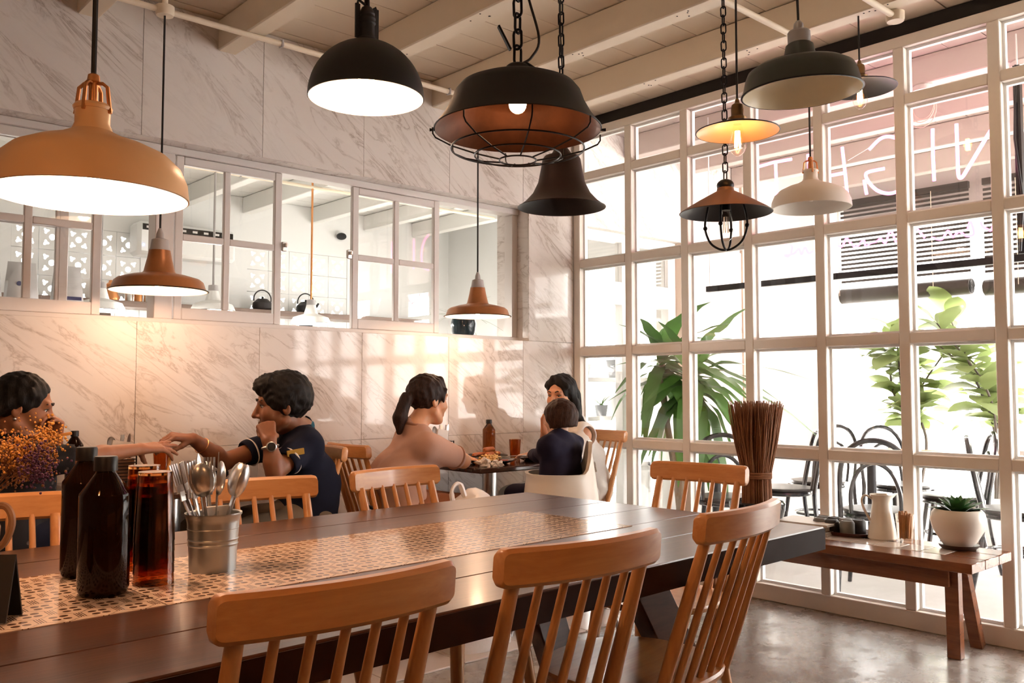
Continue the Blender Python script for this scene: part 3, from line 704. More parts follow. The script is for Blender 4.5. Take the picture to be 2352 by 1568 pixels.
# ---- spindle chairs
def chair_proto(label):
    t = thing('spindle_chair', label, 'chair', (0,0,0), 0, 'beech spindle-back chairs')
    # seat: rounded, slightly dished
    prof = []; K = 40
    def outline(s):
        out = []
        for i in range(K):
            a = 2*PI*i/K; ca, sa = math.cos(a), math.sin(a); e = 2.5
            r = (abs(ca/.215)**e+abs(sa/.205)**e)**(-1/e); out.append((r*ca*s, r*sa*s))
        return out
    V = []; F = []
    for s, z in ((.86, .425), (.985, .434), (1.0, .445), (.985, .452), (.9, .452), (.6, .448)):
        V += [(x, y, z) for x, y in outline(s)]
    L = len(V)//K
    for i in range(L-1):
        for k in range(K): l = (k+1) % K; F.append((i*K+k, i*K+l, (i+1)*K+l, (i+1)*K+k))
    F.append(tuple(reversed(range(K)))); F.append(tuple(range((L-1)*K, L*K)))
    MB().add(V, F).obj('seat', M_beechx, t)
    # curved top rail
    W, Hh, TH, SG = .37, .066, .030, .030; V = []; F = []
    XS = [-W/2+q for q in (0, .0012, .0035, .007, .012)]+[-W/2+W*i/14 for i in range(1, 14)]+[W/2-q for q in (.012, .007, .0035, .0012, 0)]; n = len(XS)-1
    def by(x): return -.285-SG*(1-(x/(W/2))**2)
    for i in range(n+1):
        x = XS[i]; e = min(1, (W/2-abs(x))/.012); e = math.sqrt(max(0, 1-(1-e)**2)) if e < 1 else 1
        h2 = Hh/2-.010*(1-e); y = by(x); b = .007
        for (dy, dz) in ((-TH/2, -h2+b), (-TH/2, h2-b), (-TH/2+b, h2), (TH/2-b, h2), (TH/2, h2-b), (TH/2, -h2+b), (TH/2-b, -h2), (-TH/2+b, -h2)):
            V.append((x, y+dy-.10*dz, .817+dz))
    for i in range(n):
        for k in range(8): l = (k+1) % 8; F.append((i*8+l, i*8+k, (i+1)*8+k, (i+1)*8+l))
    F.append(tuple(range(8))); F.append(tuple(reversed(range(n*8, n*8+8))))
    MB().add(V, F).obj('top_rail', M_beechx, t)
    for i in range(7):
        x = (i-3)/3*.152; xb = (i-3)/3*.150; post = i in (0, 6)
        a = Vector((xb, -.165-.012*(1-((i-3)/3)**2), .438)); b = Vector((x, by(x)+.012, .795))
        r = .0145 if post else .0085
        MB().tube([a, a.lerp(b, .35), b], [r*.95, r*1.08, r*.85], 12).obj('post' if post else 'spindle', M_beech, t)
    for sx in (-1, 1):
        for sy in (-1, 1):
            MB().lathe([(.028, .41), (.028, .427)], 14, (sx*.135, sy*.125, 0)).tube([(sx*.135, sy*.125, .425), (sx*.185, sy*.18, 0)], [.0215, .0135], 12).obj('leg', M_beech, t)
    return t
CH0 = chair_proto('beech spindle-back chair tucked in facing the glasses and bottles on the long table')
def place(o, rx, ry, deg, lab, sc=1.):
    a = math.radians(deg); f = Vector((-math.sin(a), math.cos(a)))
    o.location = (rx+f.x*.30*sc, ry+f.y*.30*sc, 0); o.rotation_euler = (0, 0, a); o['label'] = lab; o.scale = (sc,)*3; return o
def chair(rx, ry, deg, lab, sc=1.): return place(dup(CH0, (0,0,0), 0), rx, ry, deg, lab, sc)
place(CH0, .669, 1.075, -2, 'beech spindle-back chair at the long table, closest to the steel cutlery bucket')
chair(1.150, 1.070, -4, 'beech spindle-back chair between two others on the table side away from the marble wall')
chair(1.727, 1.13, 7.5, 'beech spindle-back chair turned slightly, at the corner of the dark table closest to the bench')
chair(2.60, 1.884, 97, 'beech spindle-back chair at the head of the long table, in front of the twig broom')
chair(1.70, 2.455, 187, 'beech spindle-back chair behind the long table in front of the woman in the salmon shirt')
chair(1.20, 2.44, 173, 'beech spindle-back chair behind the long table in front of the man in the navy polo')
chair(.52, 2.485, 174, 'beech spindle-back chair behind the long table before the woman in dark floral top')
chair(2.15, 3.64, 88, 'beech spindle-back chair carrying the man in the navy polo')
chair(2.285, 3.70, -92, 'beech spindle-back chair carrying the woman in the salmon shirt, back to back with another chair')
chair(4.02, 3.60, 86, 'beech spindle-back chair carrying the woman in white, against the glass wall', 1.02)
chair(.52, 3.58, -88, 'beech spindle-back chair carrying the woman in the dark floral top')

# ---- booth tables along the marble wall
ZB = .725
M_top2 = wood('booth_table_wood', (.030, .012, .009), (.07, .028, .018), .18, 1., 0, .4)
def booth(label, x0, x1, y0=3.31, y1=YA-.03):
    cx, cy = (x0+x1)/2, (y0+y1)/2
    t = thing('cafe_table', label, 'table', (cx, cy, 0))
    MB().box((0, 0, ZB-.0125), (x1-x0, y1-y0, .025), None, .006).obj('table_top', M_top2, t)
    MB().lathe([(.04, .02), (.04, ZB-.03)], 20).obj('column', M_steel, t)
    MB().box((0, 0, ZB-.035), (.3, .3, .02)).obj('bracket', M_black, t)
    MB().lathe([(0, 0), (.21, 0), (.21, .012), (.06, .025), (0, .025)], 28).obj('base', M_steel, t)
    return t
booth('dark cafe table between the woman in floral and the man in navy', 1.06, 1.80)
booth('dark cafe table with food between the woman in salmon and the family', 2.80, 3.50)

# ---- low bench by the glass wall
BZ, BX0, BX1, BY0, BY1 = .42, 3.72, 4.15, 1.41, 2.86
bench = thing('low_bench', 'long reddish brown bench with splayed legs in front of the glass wall', 'bench', ((BX0+BX1)/2, (BY0+BY1)/2, 0))
bl_, bw_ = BY1-BY0, BX1-BX0
for i, (a, b) in enumerate(((-bw_/2, -.075), (-.075, .075), (.075, bw_/2))):
    if i == 1:
        for (c, d) in ((-bl_/2, -bl_/2+.16), (bl_/2-.16, bl_/2)): bx(a+.001, b-.001, c, d, BZ-.04, BZ, .003).obj('plank', M_bench, bench)
        m_ = bx(a+.001, b-.001, -bl_/2+.16, bl_/2-.16, BZ-.04, BZ-.006).obj('plank', M_bench, bench, smooth=False)
    else: bx(a+.001, b-.001, -bl_/2, bl_/2, BZ-.04, BZ, .003).obj('plank', M_bench, bench)
M_wtile = mat('white_glazed_tile', (.66, .60, .55), .12, var=.05, scale=8)
f0 = None; nt = 11; tl = (bl_-.32)/nt
for i in range(nt):
    l = (0, -bl_/2+.16+tl*(i+.5), BZ-.003)
    if f0 is None: f0 = MB().box((0,0,0), (.146, tl-.004, .008), None, .0015, 1).obj('tile', M_wtile, bench, loc=l)
    else: inst(f0, 'tile', bench, l)
bx(-.115, -.085, -bl_/2+.13, bl_/2-.13, BZ-.125, BZ-.04, .003).obj('apron', M_bench, bench)
bx(.085, .115, -bl_/2+.13, bl_/2-.13, BZ-.125, BZ-.04, .003).obj('apron', M_bench, bench)
for s in (-1, 1):
    y = s*(bl_/2-.13)
    MB().bar((-.07, y, BZ-.04), (-.06, y, 0), .045, .055, (0, 1, 0), .003).obj('leg', M_bench, bench)
    MB().bar((.02, y+.0, BZ-.04), (.175, y, 0), .045, .05, (0, 1, 0), .003).obj('leg', M_bench, bench)

# ================================================================== PENDANT LAMPS
M_lining = mat('white_enamel_lining', (.86, .82, .76), .45)
M_bulb = emat('warm_bulb', (1., .62, .30), 60.)
M_fil = emat('filament', (1., .50, .16), 70.)
def thin_glass(name, col): 
    return glassmat(name, col, 1.35)
M_clear = thin_glass('clear_bulb_glass', (1, .97, .93))
def plight(parent, loc, power, r=.03, col=(1, .60, .40)):
    l = bpy.data.lights.new('bulb_light', 'POINT'); l.energy = power; l.color = col; l.shadow_soft_size = r
    o = bpy.data.objects.new('bulb_light', l); COL.objects.link(o); o.parent = parent; o.location = loc; return o
def cord(t, z0, mat_=M_rubber, r=.0045, lift=None):
    zt = ZC-t.location.z if lift is None else lift
    MB().tube([(0, 0, z0), (0, 0, zt)], r, 8).obj('cord', mat_, t)
def edison(t, z, lit, power=0, s=1.):
    prof = [(.0, -.118), (.010, -.116), (.022, -.105), (.030, -.088), (.031, -.07), (.027, -.045), (.020, -.02), (.015, 0)]
    MB().lathe([(r*s, z+h*s) for r, h in prof], 20).obj('bulb', M_clear, t)
    f = MB(); n = 7
    for i in range(n):
        a = 2*PI*i/n; f.tube([(.011*s*math.cos(a), .011*s*math.sin(a), z-.085*s), (.008*s*math.cos(a+.4), .008*s*math.sin(a+.4), z-.025*s)], .0011*s if not lit else .0016*s, 5)
    o = f.obj('filament', M_fil if lit else M_steel, t); o['kind'] = 'stuff'
    if lit: plight(t, (0, 0, z-.055*s), power, .02, (1, .36, .10))
def link_chain(t, z0, z1, L=.05, wd=.011, r=.0032, off=(0, 0)):
    pts = [(wd*math.cos(a), 0, (L/2-wd)*(1 if math.sin(a) >= 0 else -1)+wd*math.sin(a)) for a in [2*PI*i/16+.001 for i in range(16)]]
    first = None; z = z0; i = 0; st = L-2.6*r
    while z < z1:
        l = (off[0], off[1], z+L/2)
        if first is None: first = MB().tube(pts, r, 6, True).obj('chain_link', M_black, t, loc=l)
        else: inst(first, 'chain_link', t, l, (0, 0, PI/2*(i % 2)+.25))
        z += st; i += 1
# lamp positions: pixel of the rim centre and the distance given by the lamp's real diameter
def lamp(name, label, px, py, wpx, dia, cat='pendant lamp'):
    return thing(name, label, cat, dep(px, py, FPX*dia/wpx))
M_cream = mat('cream_lacquer', (.86, .52, .26), .38, var=.05, scale=12)  # cream lacquer with orange lamplight mixed into its colour
M_copper = mat('copper', (.72, .32, .13), .32, .9, var=.15, scale=25)
def ranarp(t, R, m, lit, power):
    k = R/.19; P = [(.034,.183),(.0335,.15),(.040,.135),(.070,.119),(.11,.106),(.148,.088),(.173,.064),(.186,.034),(.19,0)]
    P = [(r*k, z*k) for r, z in P]; MB().shell(P, .0016, 56).obj('shade', m, t)
    L_ = [(r-.0026, z-.0012) for r, z in P[2:]]; MB().shell([(.002, .128*k)]+[(q[0], q[1]) for q in L_], .0006, 56).obj('shade_lining', M_lining, t)
    MB().lathe([(.036*k, .178*k), (.038*k, .184*k), (.034*k, .190*k)], 32).obj('collar', m, t)
    for i in range(4):
        a = PI/4+i*PI/2; c, s = math.cos(a), math.sin(a)
        MB().tube([(c*.037*k, s*.037*k, .172*k), (c*.033*k, s*.033*k, .20*k), (c*.030*k, s*.030*k, .226*k), (c*.020*k, s*.020*k, .234*k), (c*.004, s*.004, .235*k)], .004*k, 6).obj('bracket_strap', M_copper, t)
    MB().lathe([(.009*k, .17*k), (.009*k, .235*k), (.013*k, .238*k), (.011*k, .252*k), (.005, .256*k)], 16).obj('stem', M_copper, t)
    if lit:
        MB().ball((0, 0, .062*k), .028).obj('bulb', M_bulb, t); plight(t, (0, 0, .03*k), power, .03)
    else: MB().ball((0, 0, .062*k), .026).obj('bulb', M_lining, t)
L1 = lamp('cream_pendant_lamp', 'large cream lacquered pendant lamp with copper bracket, lit, over the long table', 208, 452, 428, .38); ranarp(L1, .19, M_cream, True, 9); cord(L1, .25, r=.0055)
M_whitel = mat('white_lacquer', (.74, .68, .62), .42)
L2 = lamp('white_pendant_lamp', 'white unlit pendant lamp with copper bracket in front of the neon sign', 1863, 478, 178, .35); ranarp(L2, .175, M_whitel, False, 0); cord(L2, .23)
# black dome
L3 = lamp('dome_pendant_lamp', 'matte black half-dome pendant lamp with glowing white inside', 841, 226, 265, .40)
P = [(.028, .205)]+[(.2*math.sin(a), .2*math.cos(a)) for a in np.linspace(.16, PI/2, 14)]
M_matte = mat('matte_black', (.010, .010, .011), .5)
MB().shell(P, .0018, 56).obj('shade', M_matte, L3); MB().shell([(.002, .192)]+[(r-.003, z-.001) for r, z in P[1:]], .0006, 56).obj('shade_lining', M_lining, L3)
MB().lathe([(.036, .196), (.036, .208), (.03, .212), (.027, .225), (.027, .26), (.031, .265), (.029, .275), (.031, .28), (.026, .292), (.028, .298), (.018, .32), (.010, .325), (.009, .35), (.003, .353)], 24).obj('socket', M_matte, L3)
for s in (-1, 1): MB().bar((s*.038, 0, .205), (s*.038, 0, .325 if s > 0 else .325), .006, .018).obj('bracket_arm', M_matte, L3)
MB().tube([(-.038, 0, .322), (-.036, 0, .34), (-.01, 0, .33), (.02, 0, .318), (.036, 0, .33), (.038, 0, .322)], .005, 8).obj('bracket_bow', M_matte, L3)
MB().ball((0, 0, .07), .030).obj('bulb', M_bulb, L3); plight(L3, (0, 0, .04), 8, .03); cord(L3, .35, r=.004)
# cage lamp
L4 = lamp('cage_pendant_lamp', 'large rusty black pendant lamp with wire cage, hung on a chain', 1189, 298, 386, .50)
M_rust = mat('rusty_black', (.045, .018, .010), .55, .5, var=.7, scale=14, bump=.2)
P = [(.040, .152), (.09, .150), (.14, .142), (.172, .128), (.188, .108), (.20, .075), (.222, .035), (.246, .004), (.25, 0)]
MB().shell(P, .0025, 64).obj('shade', M_matte, L4)
M_rusti = mat('rusty_lining', (.10, .032, .012), .45, .55, var=.8, scale=9, bump=.15)
MB().shell([(.002, .144)]+[(r-.0035, z-.0015) for r, z in P[1:]], .0006, 64).obj('shade_lining', M_rusti, L4)
MB().lathe([(.035, .148), (.035, .19), (.028, .196), (.012, .20)], 24).obj('socket', M_matte, L4)
for q, (r, z) in enumerate(((.198, -.058), (.128, -.078), (.055, -.092))): MB().tube(arc((0, 0, z), r, 0, 2*PI*47/48, 47), .0026, 6, True).obj('cage_ring', M_black, L4)
for i in range(8):
    a = 2*PI*i/8+.2; c, s = math.cos(a), math.sin(a)
    MB().tube([(c*.252, s*.252, -.004), (c*.252, s*.252, -.022), (c*.244, s*.244, -.034), (c*.198, s*.198, -.056), (c*.128, s*.128, -.076), (c*.055, s*.055, -.090)], .0026, 6).obj('cage_wire', M_black, L4)
for s in (-1, 1): MB().tube([(s*RGT.x*.246, s*RGT.y*.246, 0), (s*RGT.x*.262, s*RGT.y*.262, 0)], [.003, .005], 8).obj('thumb_screw', M_black, L4)
MB().ball((0, 0, .075), .026).obj('bulb', M_bulb, L4); plight(L4, (0, 0, .07), 2.2, .026)
link_chain(L4, .195, ZC-L4.location.z, .06, .014, .0042)
MB().tube(spline([(.01, -.01, .2), (.03, -.03, .22), (.05, -.04, .28), (.02, -.02, .42), (.015, .015, .6), (-.01, .01, .8), (0, 0, ZC-L4.location.z)], 6), .004, 7).obj('cable', M_rubber, L4)
MB().tube(spline([(.015, -.02, .20), (.05, -.05, .17), (.075, -.075, .152)], 5), .006, 6).obj('safety_chain', M_black, L4)
MB().bar((-.02, .01, .24), (-.05, .03, .31), .018, .006).obj('hook_plate', M_black, L4)
# bell lamp
L5 = lamp('bell_pendant_lamp', 'dark brown bell-shaped pendant lamp hung on a chain behind the cage lamp', 1290, 476, 203, .36)
M_brown = mat('dark_brown_lacquer', (.030, .015, .011), .45, .3, var=.2, scale=20)
P = [(.004, .255), (.02, .25), (.034, .232), (.045, .212), (.07, .208), (.078, .196), (.084, .16), (.096, .10), (.118, .055), (.15, .02), (.172, .004), (.18, 0)]
MB().shell(P, .002, 56).obj('shade', M_brown, L5); MB().shell([(.002, .20)]+[(r-.003, z-.001) for r, z in P[5:]], .0006, 56).obj('shade_lining', M_matte, L5)
link_chain(L5, .255, ZC-L5.location.z, .055, .012, .0036)
MB().tube(spline([(0, 0, .255), (.02, .01, .5), (-.015, -.01, .75), (.012, .01, 1.0), (0, 0, ZC-L5.location.z)], 6), .0035, 6).obj('cable', M_rubber, L5)
# copper lamps by the marble wall
M_copl = mat('burnt_copper_enamel', (.42, .17, .065), .35, .35, var=.45, scale=8)
M_greys = mat('grey_porcelain', (.42, .40, .40), .5)
def copper(px, py, wpx, yp, label):
    q = at(px, py, 'y', yp); R = wpx/FPX*(q-CAMP).dot(FWD)/2; t = thing('copper_pendant_lamp', label, 'pendant lamp', q); k = R/.182
    P = [(r*k, z*k) for r, z in [(.040,.158),(.046,.125),(.058,.075),(.064,.068),(.105,.060),(.15,.047),(.164,.036),(.174,.008),(.182,0)]]
    MB().shell(P, .0016, 56).obj('shade', M_copl, t); MB().shell([(.002, .062*k)]+[(r-.0025, z-.001) for r, z in P[4:]], .0006, 56).obj('shade_lining', M_lining, t)
    MB().tube(arc((0, 0, .001), R+.0015, 0, 2*PI*55/56, 55), .0022, 6, True).obj('rim', M_black, t)
    MB().lathe([(.040*k, .156*k), (.040*k, .160*k), (.036*k, .166*k), (.031*k, .20*k), (.018*k, .205*k)], 24).obj('cap', M_greys, t)
    MB().lathe([(.016*k, .20*k), (.014*k, .225*k), (.006*k, .245*k)], 14).obj('cable_grip', M_greys, t)
    MB().ball((0, 0, .035*k), .024).obj('bulb', M_bulb, t); return t, k
LY = 3.70
L6, k6 = copper(365, 668, 215, LY, 'copper enamel pendant lamp lit beside the marble wall over the couple'); plight(L6, (0, 0, .02), 6.5, .03)
L7, k7 = copper(1097, 727, 153, LY, 'copper enamel pendant lamp lit beside the marble wall over the family'); plight(L7, (0, 0, .02), 5.5, .03)
ZP = 2.70
for t_, k_ in ((L6, k6), (L7, k7)): cord(t_, .24*k_, r=.0045, lift=ZP-t_.location.z-.02)
# dark green enamel
L8 = lamp('green_enamel_pendant_lamp', 'dark grey-green enamel pendant lamp with cream inside, unlit', 1841, 214, 267, .40)
M_green = mat('grey_green_enamel', (.035, .042, .038), .35, .1, var=.15)
P = [(.038, .172), (.046, .165), (.055, .12), (.062, .108), (.10, .102), (.15, .094), (.176, .078), (.186, .055), (.197, .008), (.2, 0)]
MB().shell(P, .002, 56).obj('shade', M_green, L8); MB().shell([(.002, .096)]+[(r-.003, z-.001) for r, z in P[4:]], .0006, 56).obj('shade_lining', mat('cream_enamel_lining', (.88, .76, .56), .3), L8)  # off-white lining; warm bounced lamplight is put into its colour
MB().tube(arc((0, 0, .001), .2015, 0, 2*PI*55/56, 55), .0024, 6, True).obj('rim', M_black, L8)
MB().lathe([(.038, .170), (.038, .21), (.033, .216), (.018, .222), (.016, .24), (.008, .25)], 24).obj('cap', M_greys, L8); cord(L8, .245)
L8.rotation_euler = (0, math.radians(-3), 0)
# shallow cones with edison bulbs
M_brass = mat('dark_brass', (.22, .13, .06), .4, .9, var=.3, scale=30); M_orange = mat('pale_orange_enamel', (.80, .52, .30), .3)
def cone(px, py, wpx, dia, label, lin, power):
    t = lamp('cone_pendant_lamp', label, px, py, wpx, dia); R = dia/2
    P = [(.022, .045), (.030, .043), (R*.45, .030), (R*.75, .016), (R*.97, .002), (R, 0)]
    MB().shell(P, .0015, 48).obj('shade', M_matte, t); MB().shell([(.002, .040)]+[(r-.002, z-.0012) for r, z in P[1:]], .0005, 48).obj('shade_lining', lin, t)
    MB().tube(arc((0, 0, 0), R, 0, 2*PI*47/48, 47), .002, 6, True).obj('rim', M_black, t)
    MB().lathe([(.032, .042), (.034, .052), (.026, .056), (.022, .062), (.023, .085), (.020, .10), (.009, .108), (.007, .12), (.003, .125)], 20).obj('socket', M_brass, t)
    MB().tube([(.022, 0, .055), (.04, 0, .055)], .004, 8).obj('switch_key', M_brass, t)
    edison(t, .028, True, power); cord(t, .12, r=.004); return t
cone(1694, 303, 188, .30, 'shallow black cone pendant lamp with pale lining and glowing long filament bulb', M_orange, .25)
cone(1975, 203, 160, .30, 'shallow black cone pendant lamp with glowing bulb, half hidden by the green enamel lamp', M_matte, .25)
# two unseen lit lamps added to warm the near chairs and cream lamp
for q, lab in (((-.55, .70, 1.95), 'shallow black cone pendant lamp with glowing bulb over the near end of the room'), ((1.1, -.55, 2.05), 'shallow black cone pendant lamp with glowing bulb over the middle of the room')):
    t_ = cone(0, 0, 200, .30, lab, M_orange, 0.); t_.location = q
    for c_ in list(t_.children):
        if c_.type == 'LIGHT': c_.data.energy = 16; c_.data.color = (1, .52, .24)
        if c_.name.startswith('cord'): bpy.data.objects.remove(c_)
    cord(t_, .12, r=.004)
# chain lamp with unlit bulb
L9 = lamp('chain_pendant_lamp', 'brown cone pendant lamp on a long chain with hoops around an unlit bulb', 1667, 489, 211, .36)
P = [(.010, .118), (.024, .112), (.032, .098), (.034, .086), (.06, .072), (.11, .044), (.16, .014), (.18, 0)]
M_tanl = mat('tan_brown_lacquer', (.16, .085, .055), .5, .1)
MB().shell(P, .0018, 48).obj('shade', M_tanl, L9); MB().shell([(.002, .08)]+[(r-.0026, z-.0014) for r, z in P[4:]], .0005, 48).obj('shade_lining', M_matte, L9)
MB().ball((0, 0, .108), (.034, .034, .026)).obj('cap', M_black, L9)
for a in (0.35, 0.35+PI/2):
    c, s = math.cos(a), math.sin(a); R_ = .082
    pts = [(c*R_*x, s*R_*x, z) for x, z in ((-.85, .03), (-1, -.03), (-.98, -.07), (-.75, -.115), (-.35, -.140), (0, -.146), (.35, -.140), (.75, -.115), (.98, -.07), (1, -.03), (.85, .03))]
    MB().tube(spline(pts, 4), .0045, 8).obj('hoop', M_black, L9)
    for q in (-1, 1): MB().ball((c*R_*q, s*R_*q, -.055), .009, 10, 6).obj('hoop_knob', M_black, L9)
edison(L9, .01, False, s=1.05); MB().lathe([(.018, .01), (.018, .06)], 14).obj('socket', M_black, L9)
link_chain(L9, .125, ZC-L9.location.z, .042, .010, .0028)
# kitchen pendants
def kpend(px, py, label):
    q = at(px, py, 'y', 6.2); t = thing('kitchen_pendant_lamp', label, 'pendant lamp', q, group='white enamel lamps in the kitchen')
    P = [(.036, .145), (.042, .12), (.055, .075), (.095, .062), (.135, .048), (.15, .02), (.157, 0)]
    MB().shell(P, .002, 40).obj('shade', M_white, t); MB().tube(arc((0, 0, 0), .157, 0, 2*PI*39/40, 39), .0022, 6, True).obj('rim', M_black, t)
    MB().lathe([(.036, .143), (.034, .185), (.014, .19)], 20).obj('cap', M_greys, t)
    MB().tube([(0, 0, .185), (0, 0, ZC+.005-q.z)], .008, 10).obj('stem', M_copper if px > 600 else M_greys, t)
    MB().ball((0, 0, .04), .024).obj('bulb', M_bulb, t); plight(t, (0, 0, .0), 85, .03, (1, .93, .84))
kpend(230, 712, 'white enamel pendant lamp lit in the kitchen beside the coffee bags')
kpend(489, 714, 'white enamel pendant lamp lit in the kitchen in front of the air conditioner')
kpend(714, 743, 'white enamel pendant lamp lit in the kitchen in front of the breeze blocks and kettle')
# ---- conduits
def conduit(label, a, b, boxes=(), clamps=()):
    a, b = Vector(a), Vector(b); t = thing('ceiling_conduit', label, 'conduit', a)
    MB().tube([(0,0,0), b-a], .013, 12).obj('pipe', M_ceil, t)
    for q in boxes: MB().lathe([(0, -.022), (.034, -.022), (.038, -.012), (.038, .018), (.03, .022), (0, .022)], 24, tuple(Vector(q)-a)).obj('junction_box', M_ceil, t)
    for q in clamps: MB().box(Vector(q)-a, (.012, .034, .034), None, .003).obj('clamp', M_greys, t)
    return t
q6, q7 = L6.location, L7.location
ct = conduit('white conduit pipe running along the top of the marble wall', (-.5, LY, ZP), (3.60, LY, ZP), ((q6.x, LY, ZP), (q7.x, LY, ZP)), ((1.92, LY, ZP), (2.9, LY, ZP)))
MB().tube([(q6.x+.5, 0, .0), (q6.x+.5, 0, ZC-ZP)], .012, 10).obj('riser', M_ceil, ct)
conduit('white conduit pipe crossing the beams above the green enamel lamp', (2.2, 2.06, ZP), (3.63, 2.06, ZP), ((3.63, 2.06, ZP),))
conduit('white conduit pipe ending in a round box near the glass wall', (2.2, 1.66, ZP), (3.72, 1.66, ZP), ((3.72, 1.66, ZP),))
# ================================================================== PEOPLE (one continuous implicit surface per body)
class Field:
    def __init__(s, lo, hi, h):
        s.h = h; s.lo = np.array(lo, np.float32); n = np.ceil((np.array(hi)-np.array(lo))/h).astype(int)+1
        s.n = n; s.d = np.full(n, .5, np.float32); s.ax = [s.lo[i]+h*np.arange(n[i], dtype=np.float32) for i in range(3)]
    def blk(s, lo, hi):
        sl = []; 
        for i in range(3):
            a = max(0, int((lo[i]-s.lo[i])/s.h)); b = min(s.n[i], int((hi[i]-s.lo[i])/s.h)+2)
            if b <= a: return None
            sl.append(slice(a, b))
        return tuple(sl), s.ax[0][sl[0]][:, None, None], s.ax[1][sl[1]][None, :, None], s.ax[2][sl[2]][None, None, :]
    def _mix(s, sl, q, k, op):
        d = s.d[sl]
        if op == 'sub':
            q = -q; hh = np.clip(.5+.5*(q-d)/k, 0, 1); s.d[sl] = d*(1-hh)+q*hh+k*hh*(1-hh)
        else:
            hh = np.clip(.5+.5*(d-q)/k, 0, 1); s.d[sl] = d*(1-hh)+q*hh-k*hh*(1-hh)
    def cap(s, a, b, ra, rb, k=.02, op='add'):
        a, b = np.array(a, float), np.array(b, float); m = max(ra, rb)+k*1.5+.02
        B = s.blk(np.minimum(a, b)-m, np.maximum(a, b)+m)
        if B is None: return
        sl, X, Y, Z = B; ab = b-a; L2 = max(float(ab@ab), 1e-9)
        px, py, pz = X-a[0], Y-a[1], Z-a[2]
        t = np.clip((px*ab[0]+py*ab[1]+pz*ab[2])/L2, 0, 1)
        q = np.sqrt((px-t*ab[0])**2+(py-t*ab[1])**2+(pz-t*ab[2])**2)-(ra+(rb-ra)*t)
        s._mix(sl, q.astype(np.float32), k, op)
    def ell(s, c, r, F, k=.02, op='add', noise=0., nf=60.):     # ellipsoid, F = 3 rows (axes)
        c = np.array(c, float); m = max(r)+k*1.5+.02; B = s.blk(c-m, c+m)
        if B is None: return
        sl, X, Y, Z = B; x, y, z = X-c[0], Y-c[1], Z-c[2]; q0 = 0; q1 = 0
        for i in range(3):
            u = (x*F[i][0]+y*F[i][1]+z*F[i][2]); q0 = q0+(u/r[i])**2; q1 = q1+(u/r[i]**2)**2
        q0 = np.sqrt(q0); q = q0*(q0-1)/np.maximum(np.sqrt(q1), 1e-6)
        if noise: q = q+noise*(np.sin(nf*X+3*np.sin(nf*.6*Z))*np.sin(nf*1.1*Y+2*np.sin(nf*.5*X))+.6*np.sin(nf*1.7*Z+2*np.sin(nf*Y)))
        s._mix(sl, q.astype(np.float32), k, op)
    def plane(s, p, nrm, k=.01):                                # keep the side the normal points away from
        X, Y, Z = s.ax[0][:, None, None], s.ax[1][None, :, None], s.ax[2][None, None, :]
        q = (X-p[0])*nrm[0]+(Y-p[1])*nrm[1]+(Z-p[2])*nrm[2]
        s.d = np.maximum(s.d, q.astype(np.float32))
    def wrinkle(s, amp, f):
        X, Y, Z = s.ax[0][:, None, None], s.ax[1][None, :, None], s.ax[2][None, None, :]
        s.d += (amp*(np.sin(f*X+1.7*np.sin(f*.7*Z+.4))*np.sin(f*.9*Z+2*np.sin(f*.6*Y))+.5*np.sin(f*1.3*(Y+Z)+np.sin(f*X)))).astype(np.float32)
    def strands(s, up, amp, f):
        X, Y, Z = s.ax[0][:, None, None], s.ax[1][None, :, None], s.ax[2][None, None, :]
        s.d += (amp*(np.sin(f*(X*.8+Y*.6)+2.5*np.sin(22*Z))+np.sin(f*.8*(Y*.8-X*.6)+2.5*np.sin(19*Z+1)))).astype(np.float32)
    def mesh(s):
        d = s.d; ins = d < 0; n = s.n
        c = [ins[i:n[0]-1+i, j:n[1]-1+j, k:n[2]-1+k] for i in (0, 1) for j in (0, 1) for k in (0, 1)]
        al = c[0].copy(); an = c[0].copy()
        for q in c[1:]: al &= q; an |= q
        I = np.argwhere(an & ~al); 
        off = np.array([(i, j, k) for i in (0, 1) for j in (0, 1) for k in (0, 1)])
        val = np.stack([d[I[:, 0]+o[0], I[:, 1]+o[1], I[:, 2]+o[2]] for o in off], 1)
        acc = np.zeros((len(I), 3)); cnt = np.zeros(len(I))
        for a in range(8):
            for b in range(a+1, 8):
                if np.abs(off[a]-off[b]).sum() != 1: continue
                m = (val[:, a] < 0) != (val[:, b] < 0); t = np.where(m, val[:, a]/np.where(m, val[:, a]-val[:, b], 1), 0)
                acc += m[:, None]*(off[a]+t[:, None]*(off[b]-off[a])); cnt += m
        V = s.lo+s.h*(I+acc/np.maximum(cnt, 1)[:, None])
        idx = np.full(n-1, -1, np.int64); idx[I[:, 0], I[:, 1], I[:, 2]] = np.arange(len(I)); Fs = []
        for ax in range(3):
            sa = [slice(1, n[i]-1) for i in range(3)]; sb = list(sa); sa[ax] = slice(0, n[ax]-1); sb[ax] = slice(1, n[ax])
            A, B = ins[tuple(sa)], ins[tuple(sb)]; E = np.argwhere(A != B); flip = A[E[:, 0], E[:, 1], E[:, 2]]
            base = E.copy(); 
            for i in range(3):
                if i != ax: base[:, i] += 1
            u_, v_ = (ax+1) % 3, (ax+2) % 3; q = []
            for du, dv in ((1, 1), (0, 1), (0, 0), (1, 0)):
                g = base.copy(); g[:, u_] -= du; g[:, v_] -= dv; q.append(idx[g[:, 0], g[:, 1], g[:, 2]])
            q = np.stack(q, 1); q[~flip] = q[~flip][:, ::-1]; Fs.append(q)
        return V, np.concatenate(Fs)
